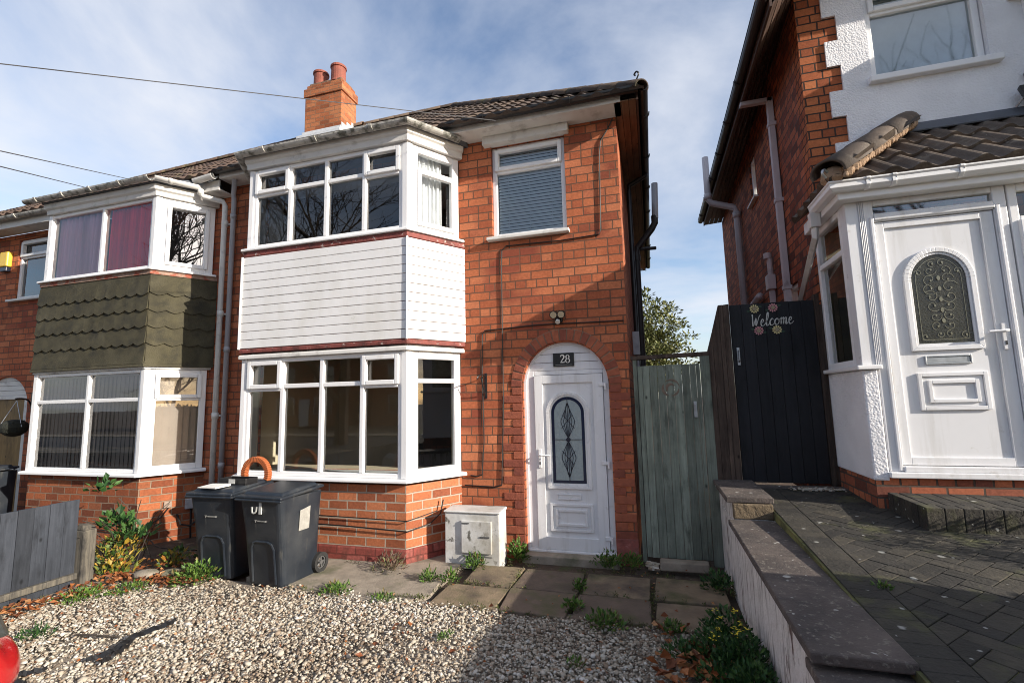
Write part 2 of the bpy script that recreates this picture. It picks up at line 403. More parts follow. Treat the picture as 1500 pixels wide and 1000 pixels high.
M['tile3'] = plain('porch_tile', (.09, .065, .05), .75, .25, 9, .004, 60, ramp=[(0, (.06, .044, .034)), (1, (.12, .09, .068))], dirt=(((.2, .17, .13), 9, .55, .75),), spots=((.3, .28, .24), 9, .14))
M['mortar'] = plain('ridge_mortar', (.36, .24, .15), .9, .3, 15, .01, 40)
M['flash'] = plain('white_flashing', (.6, .62, .64), .5, .15, 12, .004, 30)
M['lead'] = plain('lead', (.09, .1, .12), .5, .2, 8)
M['soffit'] = wood('soffit_boards', (.14, .075, .042), (.24, .135, .08), .5, 3, 'y', .002)
M['soffitd'] = wood('soffit_dark', (.06, .038, .03), (.12, .078, .06), .5, 3, 'y', .002)
M['glassc'] = glass('window_glass_clear', (.9, .92, .93), 1.35); M['glassb'] = glass('window_glass_bright', (.7, .74, .75), 9.0, .01); M['glass'] = glass('window_glass'); M['glassd'] = glass('window_glass_dim', (.62, .66, .68), 1.9)
M['glassr'] = glass('window_glass_silver', (.72, .76, .77), 4.0, .03)
M['glassf'] = plain('obscured_glass', (.30, .36, .37), .12, .12, 40, .003, 160, spec=.6)
M['glassdk'] = plain('dark_glass', (.035, .035, .025), .07, .3, 6, .003, 90, spec=.7)
M['leadline'] = plain('leading', (.012, .016, .03), .4, .1)
M['navy'] = plain('navy_border', (.012, .02, .05), .15, .1)
M['gold'] = plain('brass_leading', (.27, .25, .18), .25, .2, 20, metal=.7)
M['felt'] = plain('green_felt', (.052, .046, .025), .9, .45, 6, .006, 90, dirt=(((.085, .076, .045), 3, .48, .72), ((.024, .023, .016), 5, .5, .72)))
M['render'] = None
M['white_wall'] = plain('white_painted_wall', (.62, .60, .58), .85, .1, 6, .012, 28, dirt=(((.20, .18, .16), 4, .5, .68, (5, 5, .8)), ((.10, .06, .05), 5, .58, .64, (2, 2, .7))))
M['coping'] = plain('coping_stone', (.10, .08, .07), .9, .4, 5, .006, 70, dirt=(((.05, .042, .04), 4, .42, .66), ((.2, .18, .15), 40, .56, .7)), spots=((.42, .41, .38), 9, .2))
M['concrete'] = plain('concrete', (.28, .24, .19), .9, .3, 7, .006, 60, dirt=(((.12, .12, .07), 3, .5, .7),))
M['slab'] = plain('paving_slab', (.15, .115, .085), .85, .3, 6, .006, 60, ramp=[(0, (.11, .08, .06)), (.5, (.17, .125, .09)), (1, (.24, .185, .11))], dirt=(((.075, .08, .028), 3, .5, .68), ((.07, .052, .042), 2.2, .5, .72)))
M['block'] = plain('block_paver', (.07, .065, .05), .9, .5, 14, .009, 45, ramp=[(0, (.017, .0155, .013)), (.5, (.03, .027, .021)), (1, (.05, .043, .031))], dirt=(((.04, .036, .03), 2.2, .45, .7), ((.085, .088, .03), 3.1, .55, .75)), spots=((.36, .36, .33), 7, .17))
M['jointmoss'] = plain('mossy_joint', (.08, .08, .03), .95, .4, 6, .01, 40, dirt=(((.24, .23, .07), 3, .45, .65),))
M['soil'] = plain('soil', (.065, .045, .03), .95, .4, 5, .02, 25, dirt=(((.16, .13, .1), 12, .55, .7), ((.05, .06, .02), 3, .55, .7)))
M['grav0'] = plain('gravel_bed', (.25, .21, .165), .95, .5, 30, .02, 60)
M['pebble'] = plain('pebble', (.4, .36, .3), .7, .18, 40, ramp=[(0, (.10, .08, .062)), (.2, (.22, .155, .105)), (.45, (.36, .31, .24)), (.75, (.45, .41, .34)), (1, (.60, .57, .52))])
M['meter'] = plain('meter_box_white', (.6, .6, .585), .5, .06, 4, .003, 20, dirt=(((.12, .115, .10), 8, .60, .66), ((.40, .38, .33), 3, .46, .68)))
M['greengate'] = wood('green_gate_paint', (.13, .15, .12), (.25, .285, .235), .8, 5)
M['brownfence'] = wood('brown_fence', (.04, .028, .022), (.11, .078, .06), .85, 5)
M['blackgate'] = wood('black_gate_paint', (.008, .0085, .011), (.016, .017, .021), .6, 5, bump=.002)
M['greyfence'] = wood('grey_fence_paint', (.027, .032, .042), (.053, .06, .075), .8, 5)
M['oldwood'] = wood('weathered_wood', (.04, .04, .042), (.22, .195, .15), .9, 5)
M['galv'] = plain('galvanised', (.4, .42, .44), .4, .15, 20, metal=.8)
M['bin'] = plain('bin_plastic', (.014, .019, .027), .42, .25, 3, .0015, 120, dirt=(((.045, .05, .055), 2.2, .45, .75), ((.075, .075, .07), 6, .58, .75, (3, 3, .6))))
M['rubber'] = plain('rubber', (.02, .02, .02), .75, .2)
M['hub'] = plain('wheel_hub', (.09, .09, .09), .5, .1)
M['label'] = plain('white_mark', (.5, .5, .47), .7, .25, 30)
M['terra'] = plain('terracotta_plastic', (.36, .10, .03), .6, .15, 8)
M['pot'] = plain('clay_pot', (.25, .075, .05), .8, .2, 8, .004, 40)
M['paper'] = plain('paper', (.75, .73, .68), .8, .05)
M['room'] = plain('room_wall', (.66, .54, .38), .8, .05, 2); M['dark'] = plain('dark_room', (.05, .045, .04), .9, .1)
M['pink'] = plain('pink_curtain', (.82, .50, .57), .85, .4, 11, stretch=(1, 1, .03))  # stretched noise paints fold shade into the cloth as darker vertical stripes
M['redcurt'] = plain('red_curtain', (.95, .05, .10), .85, .5, 13, stretch=(1, 1, .03))  # dark vertical stripes in the colour imitate shaded folds
M['net'] = plain('white_curtain', (.72, .72, .74), .9, .06, 3)
M['vblind'] = plain('vertical_blind', (.70, .56, .46), .8, .1, 3)
M['slat'] = plain('blind_slat', (.78, .80, .82), .45, .05, 3)
M['yellow'] = plain('alarm_yellow', (.75, .5, .06), .4, .1)
M['brown_door'] = wood('brown_door', (.16, .095, .03), (.27, .17, .06), .5, 4)
M['basket'] = plain('dark_basket', (.015, .017, .012), .9, .4, 30, .01, 60)
M['carred'] = plain('red_car_paint', (.42, .012, .014), .22, .02, 2, spec=.6, Coat_Weight=.8)
M['lamp'] = plain('lamp_lens', (.05, .055, .052), .08, .2, 20, spec=.8)
M['yellowfl'] = plain('yellow_flower', (.75, .6, .04), .6, .15)
M['creamfl'] = plain('cream_petal', (.6, .52, .26), .6, .2); M['pinkfl'] = plain('pink_petal', (.55, .25, .26), .6, .2)
M['bark'] = plain('bark', (.06, .048, .038), .9, .3, 10, .01, 30)
def leafmat(name, ramp, trans=.25):
    m = NT(name); c = m.ramp(m.n('ShaderNodeAttribute', attribute_name='rnd').outputs['Fac'], ramp)
    return m.finish(c, .55, None, spec=.35)
M['weed'] = leafmat('weed_leaf', [(0, (.16, .11, .045)), (.07, (.12, .10, .03)), (.1, (.03, .07, .012)), (.55, (.065, .135, .02)), (1, (.14, .22, .04))])
M['weedd'] = leafmat('weed_leaf_dark', [(0, (.012, .04, .012)), (.6, (.03, .085, .02)), (1, (.07, .14, .03))])
M['yleaf'] = leafmat('yellowing_leaf', [(0, (.02, .05, .01)), (.35, (.08, .13, .02)), (.65, (.20, .17, .025)), (.88, (.34, .21, .025)), (1, (.26, .09, .02))])
M['dry'] = leafmat('dry_stem', [(0, (.09, .065, .045)), (.5, (.17, .11, .08)), (1, (.12, .14, .05))])
M['moss'] = leafmat('moss_leaf', [(0, (.05, .035, .018)), (.35, (.045, .055, .015)), (.75, (.08, .11, .022)), (1, (.15, .13, .05))])
M['fallen'] = leafmat('fallen_leaf', [(0, (.10, .035, .015)), (.4, (.20, .06, .02)), (.8, (.30, .11, .035)), (1, (.40, .22, .10))])
M['treeleaf'] = leafmat('tree_leaf', [(0, (.05, .065, .018)), (.5, (.13, .15, .045)), (1, (.26, .26, .11))])
def render_mat():
    m = NT('pebbledash_render'); o = m.obj()
    v = m.n('ShaderNodeTexVoronoi', {'Vector': o, 'Scale': 55.}).outputs['Distance']
    n = m.noise(o, 30, 6, .7); h = m.math('ADD', m.math('MULTIPLY', v, -.7), n)
    fl = m.noise(o, 1.1, 3)
    c = m.mix(m.ramp(m.noise(o, 3, 6), [(.4, 0), (.75, 1)]), (.82, .82, .84), (.72, .72, .74))
    h = m.math('MULTIPLY', h, m.ramp(fl, [(.4, .35), (.6, 1)]))
    return m.finish(c, .85, h, .6, .016, 0, .25)
M['render'] = render_mat()

# ------------------------------------------------------------------ shared builders
def window(name, fr, cols, rows, parent, depth=.07, fw=.05, opener=(), glassm='glass', wmat='pvc', rowmap=None, c=0., mull=.05):
    """cols: a-coordinates of the outer edges and mullion centres; rows(i) -> b edges per column"""
    mb = MB(); gb = MB()
    a0, a1 = cols[0], cols[-1]; rr = [rowmap[i] if rowmap else rows for i in range(len(cols) - 1)]
    b0 = rr[0][0]; b1 = rr[0][-1]
    mb.fbox(fr, a0, a0 + fw, b0, b1, c - depth, c); mb.fbox(fr, a1 - fw, a1, b0, b1, c - depth, c)
    mb.fbox(fr, a0 + fw, a1 - fw, b0, b0 + fw, c - depth, c); mb.fbox(fr, a0 + fw, a1 - fw, b1 - fw, b1, c - depth, c)
    for a in cols[1:-1]: mb.fbox(fr, a - mull / 2, a + mull / 2, b0 + fw, b1 - fw, c - depth, c + .003)
    for i in range(len(cols) - 1):
        l = cols[i] + (fw if i == 0 else mull / 2); r = cols[i + 1] - (fw if i == len(cols) - 2 else mull / 2)
        rs = rr[i]
        for b in rs[1:-1]: mb.fbox(fr, l, r, b - mull / 2, b + mull / 2, c - depth, c)
        for j in range(len(rs) - 1):
            lo = rs[j] + (fw if j == 0 else mull / 2); hi = rs[j + 1] - (fw if j == len(rs) - 2 else mull / 2)
            if (i, j) in opener:
                s = .05; e = .018
                L, Rr, Lo, Hi = l - e, r + e, lo - e, hi + e
                mb.fbox(fr, L, L + s, Lo, Hi, c - .03, c + .028); mb.fbox(fr, Rr - s, Rr, Lo, Hi, c - .03, c + .028)
                mb.fbox(fr, L + s, Rr - s, Lo, Lo + s, c - .03, c + .028); mb.fbox(fr, L + s, Rr - s, Hi - s, Hi, c - .03, c + .028)
            gb.face([fr.P(l, lo, c - .035), fr.P(r, lo, c - .035), fr.P(r, hi, c - .035), fr.P(l, hi, c - .035)])
    f = mb.build(name, M[wmat], parent, bevel=.007)
    gb.build('pane', M[glassm], f)
    return f

def half_gutter(r=.055, t=.006):
    out = [(r + r * math.cos(a), r * math.sin(a)) for a in np.linspace(math.pi, 2 * math.pi, 9)]
    inn = [(r + (r - t) * math.cos(a), (r - t) * math.sin(a)) for a in np.linspace(2 * math.pi, math.pi, 9)]
    return [(o, z) for o, z in out + inn]
def gutter(mb, path, r=.055, brackets=1.0, t=.006):
    mb.sweep(path, half_gutter(r, t))
    for p, q in zip(path, path[1:]):
        p, q = Vector(p), Vector(q); L = (q - p).length
        for k in range(int(L / brackets)):
            d = (q - p) / L; c = p + d * (brackets * (k + .5))
            mb.sweep([c - d * .02, c + d * .02], half_gutter(r + .008, .012))

def tile_slope(mb, E0, E1, R0, R1, rows, period=.22, amp=.02, step=.022, clip=None, samples=8, jit=.0):
    E0, E1, R0, R1 = map(Vector, (E0, E1, R0, R1))
    nrm = (E1 - E0).cross(R0 - E0).normalized()
    if nrm.z < 0: nrm = -nrm
    L = (E1 - E0).length; n = max(2, int(L / period * samples))
    for r in range(rows):
        v0, v1 = r / rows, (r + 1.06) / rows
        A = E0.lerp(R0, v0); B = E1.lerp(R1, v0); C = E0.lerp(R0, v1); D = E1.lerp(R1, v1)
        lo = 0; hi = L
        if clip: lo, hi = clip(v0 * (R0 - E0).length)
        if hi - lo < .05: continue
        low, up, bot = [], [], []
        us = [min(max(i / n * L, lo), hi) for i in range(n + 1)]
        us = [us[0]] + [b for a, b in zip(us, us[1:]) if b - a > 1e-5]
        sag = random.uniform(-jit, jit)
        for u in us:
            k = u / L; ph = (u / period) % 1
            hgt = amp * (math.sin(math.pi * min(ph / .62, 1)) if ph < .62 else -.35 * math.sin(math.pi * (ph - .62) / .38))
            p = A.lerp(B, k); q = C.lerp(D, k)
            low.append(p + nrm * (hgt + step + sag)); up.append(q + nrm * (hgt + sag)); bot.append(p + nrm * (-.004))
        a = mb.vs(low); b = mb.vs(up); c = mb.vs(bot)
        for i in range(len(us) - 1):
            mb.cv = (math.sin((int(us[i] / period) * 12.9898 + r * 78.233)) * 43758.5453) % 1
            mb.fc((a + i, a + i + 1, b + i + 1, b + i)); mb.fc((c + i, c + i + 1, a + i + 1, a + i))
    mb.cv = None

def hip_tiles(mb, p, q, r=.11, L=.4, half=True):
    p, q = Vector(p), Vector(q); n = max(1, int((q - p).length / L)); d = (q - p) / n
    t = d.normalized(); x = t.cross(Vector((0, 0, 1))).normalized(); y = x.cross(t)
    for k in range(n):
        a = p + d * k; b = a + d * 1.04; mb.cv = random.random()
        rings = []
        for c, rr in ((a, r * 1.035), (b, r * .97)):
            rings.append(mb.vs([c + x * rr * math.cos(th) + y * (rr * .8 * math.sin(th)) for th in np.linspace(-.25, math.pi + .25, 11)]))
            rings.append(mb.vs([c + x * rr * .84 * math.cos(th) + y * (rr * .64 * math.sin(th)) for th in np.linspace(-.25, math.pi + .25, 11)]))
        o0, i0, o1, i1 = rings
        for j in range(10):
            mb.fc((o0 + j, o0 + j + 1, o1 + j + 1, o1 + j)); mb.fc((i0 + j + 1, i0 + j, i1 + j, i1 + j + 1))
            mb.fc((o0 + j + 1, o0 + j, i0 + j, i0 + j + 1))
    mb.cv = None

def arch_pts(a0, a1, spring, top, n=20):
    cx = (a0 + a1) / 2; rx = (a1 - a0) / 2; ry = top - spring
    return [(cx + rx * math.cos(t), spring + ry * math.sin(t)) for t in np.linspace(0, math.pi, n + 1)]   # right to left over the top
def arch_poly(a0, a1, b0, spring, top, n=20): return [(a0, b0), (a1, b0)] + arch_pts(a0, a1, spring, top, n)
def arch_ring(mb, fr, o, i, c0, c1, n=20):
    """o,i = (a0,a1,b0,spring,top) outer and inner outlines, closed ring"""
    P = arch_poly(*o, n); Q = arch_poly(*i, n); k = len(P)
    for j in range(k):
        p0, p1, q0, q1 = P[j], P[(j + 1) % k], Q[j], Q[(j + 1) % k]
        mb.hexa([fr.P(*p0, c0), fr.P(*p1, c0), fr.P(*q1, c0), fr.P(*q0, c0), fr.P(*p0, c1), fr.P(*p1, c1), fr.P(*q1, c1), fr.P(*q0, c1)])
def rect_ring(mb, fr, a0, a1, b0, b1, w, c0, c1):
    mb.fbox(fr, a0, a0 + w, b0, b1, c0, c1); mb.fbox(fr, a1 - w, a1, b0, b1, c0, c1)
    mb.fbox(fr, a0 + w, a1 - w, b0, b0 + w, c0, c1); mb.fbox(fr, a0 + w, a1 - w, b1 - w, b1, c0, c1)

def curtain(fr, a0, a1, b0, b1, c, amp, waves, n=90, flare=0):
    mb = MB(); seed = random.uniform(0, 9)
    A = np.linspace(a0, a1, n)
    rows = np.linspace(b0, b1, 6); idx = []
    for b in rows:
        t = (b - b0) / (b1 - b0)
        idx.append(mb.vs([fr.P(a, b, c + amp * (math.sin(waves * (a - a0) / (a1 - a0) * 6.283 + seed + .6 * math.sin(3 * a)) + .4 * math.sin(2.3 * waves * (a - a0) * 6.283 / (a1 - a0) + t)) * (1 - .35 * t)) for a in A]))
    for i, j in zip(idx, idx[1:]):
        for k in range(n - 1): mb.fc((i + k, i + k + 1, j + k + 1, j + k))
    return mb

def leaf(mb, p, d, up, L, W, bend=.25):
    d = d.normalized(); s = d.cross(up)
    s = s.normalized() if s.length > 1e-4 else d.orthogonal().normalized()
    n = s.cross(d)
    a = p; b = p + d * L * .5 + s * W * .5 + n * L * bend * .3; c = p + d * L; e = p + d * L * .5 - s * W * .5 + n * L * bend * .3; m = p + d * L * .55 - n * L * bend * .1
    i = mb.vs([a, b, c, e, m]); cv = mb.cv; mb.cv = random.random() if cv is None else cv
    mb.fc((i, i + 1, i + 4)); mb.fc((i + 1, i + 2, i + 4)); mb.fc((i + 2, i + 3, i + 4)); mb.fc((i + 3, i, i + 4)); mb.cv = cv
def rv(): return Vector(rng.normal(size=3))
def clump(mb, c, r, h, n, L, W, upb=.5, low=.0):
    c = Vector(c)
    for k in range(n):
        d = rv(); d.z = abs(d.z); d.normalize(); q = random.random() ** .45
        p = c + Vector((d.x * r * q, d.y * r * q, low + d.z * h * q))
        leaf(mb, p, d + Vector((random.gauss(0, .5), random.gauss(0, .5), upb)), Vector((random.gauss(0, .6), random.gauss(0, .6), 1)), L * random.choice((.5, .7, .9, 1.1, 1.6)) * random.uniform(.8, 1.2), W * random.uniform(.5, 1.2))

# ------------------------------------------------------------------ ground
mb = MB(); mb.face([(-400, -400, -.05), (400, -400, -.05), (400, 400, -.05), (-400, 400, -.05)])
struct(mb.build('ground', M['soil']))
mb = MB()
xs = np.linspace(-5.5, .57, 50); ys = np.linspace(-4, 3.9, 60)
for i in range(49):
    for j in range(59):
        mb.face([(xs[i + k], ys[j + l], -.014 + .008 * math.sin(xs[i + k] * 3) * math.cos(ys[j + l] * 2.3)) for k, l in ((0, 0), (1, 0), (1, 1), (0, 1))])
struct(mb.build('gravel_bed', M['grav0']))

def pebbles():
    base = []
    ico = np.array([(0, 0, 1), (.9, 0, .42), (.28, .85, .42), (-.73, .53, .42), (-.73, -.53, .42), (.28, -.85, .42), (.73, .53, -.42), (-.28, .85, -.42), (-.9, 0, -.42), (-.28, -.85, -.42), (.73, -.53, -.42), (0, 0, -1)])
    fac = np.array([(0, 1, 2), (0, 2, 3), (0, 3, 4), (0, 4, 5), (0, 5, 1), (1, 6, 2), (2, 7, 3), (3, 8, 4), (4, 9, 5), (5, 10, 1), (2, 6, 7), (3, 7, 8), (4, 8, 9), (5, 9, 10), (1, 10, 6), (6, 11, 7), (7, 11, 8), (8, 11, 9), (9, 11, 10), (10, 11, 6)])
    N = 98000
    x = rng.uniform(-5.25, .55, N); y = 1.2 + 2.7 * rng.random(N) ** 1.0
    edge = 3.86 + .10 * np.sin(x * 2.2) + .06 * np.sin(x * 7) - np.clip((-4.3 - x) * .75, 0, 2) + rng.normal(0, .05, N)
    keep = (y < edge) & ((x < -2.6) | (y < 3.80 + rng.normal(0, .03, N) + (rng.random(N) < .10) * rng.exponential(.12, N))) & ((rng.random(N) < .93))
    thin = 1 - .55 * np.exp(-((x - .25) ** 2) / .12); keep &= rng.random(N) < thin
    bare = np.sin(x * 2.3 + 1.3 * np.sin(y * 1.9)) * np.sin(y * 2.7 + 1.1 * np.sin(x * 1.4)); keep &= rng.random(N) < np.where(bare > .55, .55, 1.)
    x, y = x[keep], y[keep]; n = len(x)
    s = rng.gamma(6, .0086 / 6, n)[:, None, None]
    sc_ = np.stack([rng.uniform(.8, 1.5, n), rng.uniform(.7, 1.1, n), rng.uniform(.45, .85, n)], 1)[:, None, :]
    v = ico[None] * (1 + rng.normal(0, .16, (n, 12, 1))) * sc_ * s
    a = rng.uniform(0, 6.28, n); b = rng.normal(0, .35, n)
    ca, sa, cb, sb = np.cos(a), np.sin(a), np.cos(b), np.sin(b)
    X = v[:, :, 0] * cb[:, None] + v[:, :, 2] * sb[:, None]; Zz = -v[:, :, 0] * sb[:, None] + v[:, :, 2] * cb[:, None]
    Xr = X * ca[:, None] - v[:, :, 1] * sa[:, None]; Yr = X * sa[:, None] + v[:, :, 1] * ca[:, None]
    z = rng.uniform(-.012, .012, n) + .012 * np.sin(x * 4.1 + 1) * np.sin(y * 3.3)
    V = np.stack([Xr + x[:, None], Yr + y[:, None], Zz + z[:, None]], 2).reshape(-1, 3)
    F = (fac[None] + (np.arange(n) * 12)[:, None, None]).reshape(-1, 3)
    me = bpy.data.meshes.new('gravel'); me.vertices.add(len(V)); me.vertices.foreach_set('co', V.ravel())
    me.loops.add(F.size); me.loops.foreach_set('vertex_index', F.ravel()); me.polygons.add(len(F))
    me.polygons.foreach_set('loop_start', np.arange(0, F.size, 3)); me.polygons.foreach_set('loop_total', np.full(len(F), 3))
    me.polygons.foreach_set('use_smooth', np.ones(len(F), bool)); me.update(calc_edges=True)
    patch = .12 * np.sin(x * 1.7 + 2) * np.sin(y * 2.9)
    val = np.clip(rng.beta(1.7, 1.35, n) + patch - .05, 0, 1)
    at = me.attributes.new('rnd', 'FLOAT', 'FACE'); at.data.foreach_set('value', np.repeat(val, 20))
    me.materials.append(M['pebble'])
    o = bpy.data.objects.new('gravel', me); COL.objects.link(o)
    struct(o, 'loose cream and brown gravel in front of the brick house', 'gravel', 'stuff')
pebbles()

# stone slab path and concrete strip along the bay
def slabs():
    mb = MB()
    for (x0, x1) in ((-1.88, -1.31), (-1.28, -.72), (-.68, -.11), (-.07, .5)):
        for (y0, y1) in ((4.28, 4.76), (3.79, 4.24)):
            j = lambda s=.015: random.uniform(-s, s); t = random.uniform(-.006, .006)
            if x0 == -1.88 and y0 > 4: x0b = -1.78
            else: x0b = x0
            q = [(x0b + j(), y0 + j()), (x1 + j(), y0 + j()), (x1 + j(), y1 + j()), (x0b + j(), y1 + j())]
            mb.cv = random.random()
            mb.hexa([(a, b, -.06) for a, b in q] + [(a, b, t + .012 + random.uniform(-.004, .004)) for a, b in q])
        mb.cv = None
    return mb
struct(slabs().build('path', M['slab'], bevel=.008))
mb = MB(); mb.prism([(-3.45, 3.85), (-2.9, 3.78), (-2.5, 3.72), (-2.1, 3.76), (-1.93, 3.95), (-1.98, 4.25), (-1.95, 5.19), (-3.9, 5.19), (-3.9, 3.95)], -.06, .008)
struct(mb.build('concrete_path', M['concrete'], bevel=.006))

# raised block paved drive of the right house
def drive_z(y): return .78 - .044 * (5.2 - y)
def drive():
    mb = MB(); L, W, g = .2, .1, .0024; c = math.sqrt(.5)
    def put(px, py, w, h):
        q = [(px + g, py + g), (px + w - g, py + g), (px + w - g, py + h - g), (px + g, py + h - g)]
        pts = [((a - b) * c + 2.2, (a + b) * c + 1.0) for a, b in q]
        mx_ = sum(p[0] for p in pts) / 4; my = sum(p[1] for p in pts) / 4
        if not (1.03 < mx_ < 5.0 and -.5 < my < 5.12): return
        if max(p[0] for p in pts) < 1.10: return
        cl = []
        for i_ in range(4):
            p, q_ = pts[i_], pts[(i_ + 1) % 4]
            if p[0] >= 1.066: cl.append(p)
            if (p[0] - 1.066) * (q_[0] - 1.066) < 0: f_ = (1.066 - p[0]) / (q_[0] - p[0]); cl.append((1.066, p[1] + f_ * (q_[1] - p[1])))
        pts = [(a, min(b, 5.13)) for a, b in cl]; n_ = len(pts)
        if n_ < 3: return
        t = random.uniform(-.0016, .0016); mb.cv = random.random()
        i_ = mb.vs([(a, b, drive_z(b) - .03) for a, b in pts] + [(a, b, drive_z(b) + t) for a, b in pts])
        mb.fc([i_ + n_ + k for k in range(n_)])
        for k in range(n_): mb.fc((i_ + k, i_ + (k + 1) % n_, i_ + n_ + (k + 1) % n_, i_ + n_ + k))
        return
    for gx_ in range(-50, 50):
        for gy_ in range(-50, 50):
            k = (gx_ - gy_) % 4
            if k == 0: put(gx_ * W, gy_ * W, L, W)
            elif k == 3: put(gx_ * W, gy_ * W, W, L)
    # border course beside the wall
    y = -.5
    while y < 5.15:
        mb.cv = random.random(); y1 = y + .0975
        for (a, b) in ((.885, 1.062),):
            mb.hexa([(a, y, drive_z(y) - .03), (b, y, drive_z(y) - .03), (b, y1, drive_z(y1) - .03), (a, y1, drive_z(y1) - .03), (a, y, drive_z(y)), (b, y, drive_z(y)), (b, y1, drive_z(y1)), (a, y1, drive_z(y1))])
        y += .1
    mb.cv = None
    return mb
d_ = struct(drive().build('driveway', M['block'], bevel=.0022, seg=1))
mb = MB(); mb.hexa([(.87, -3, -.1), (9, -3, -.1), (9, 5.29, -.1), (.87, 5.29, -.1), (.87, -3, drive_z(-3) - .008), (9, -3, drive_z(-3) - .008), (9, 5.29, drive_z(5.29) - .008), (.87, 5.29, drive_z(5.29) - .008)])
struct(mb.build('driveway_bed', M['jointmoss']))
def step():
    mb = MB(); z1 = .875
    mb.box(1.78, 4.2, 4.06, 4.49, .5, z1 - .03)
    for i in range(23):     # bull nosed kerb blocks on the front
        x = 1.72 + i * .105
        mb.prism([(x, 3.95), (x + .1025, 3.95), (x + .1025, 4.056), (x, 4.056)], .66, z1)
    for i in range(5):
        y = 4.06 + i * .088; mb.box(1.72, 1.782, y, y + .0865, .66, z1 - .002)
    for i in range(23):
        for j in range(4):
            x = 1.785 + i * .105; y = 4.06 + j * .105
            mb.box(x, x + .1025, y, min(y + .1025, 4.485), z1 - .03, z1 + random.uniform(-.002, .001))
    return mb
tag(step().build('porch_step', M['block'], bevel=.005), 'raised block paved step in front of the white porch door', 'step')

# road, pavement behind the photographer
mb = MB(); mb.box(-60, 60, -12, -6, -.2, -.03); struct(mb.build('road', plain('asphalt', (.05, .05, .052), .85, .2, 3, .004, 90)))
for y0, y1 in ((-6, -4), (-14, -12)):
    mb = MB(); mb.box(-60, 60, y0 + .15, y1 - .15, -.2, .02)
    mb.box(-60, 60, y0, y0 + .148, -.2, .04); mb.box(-60, 60, y1 - .148, y1, -.2, .04)
    struct(mb.build('pavement', M['concrete']))

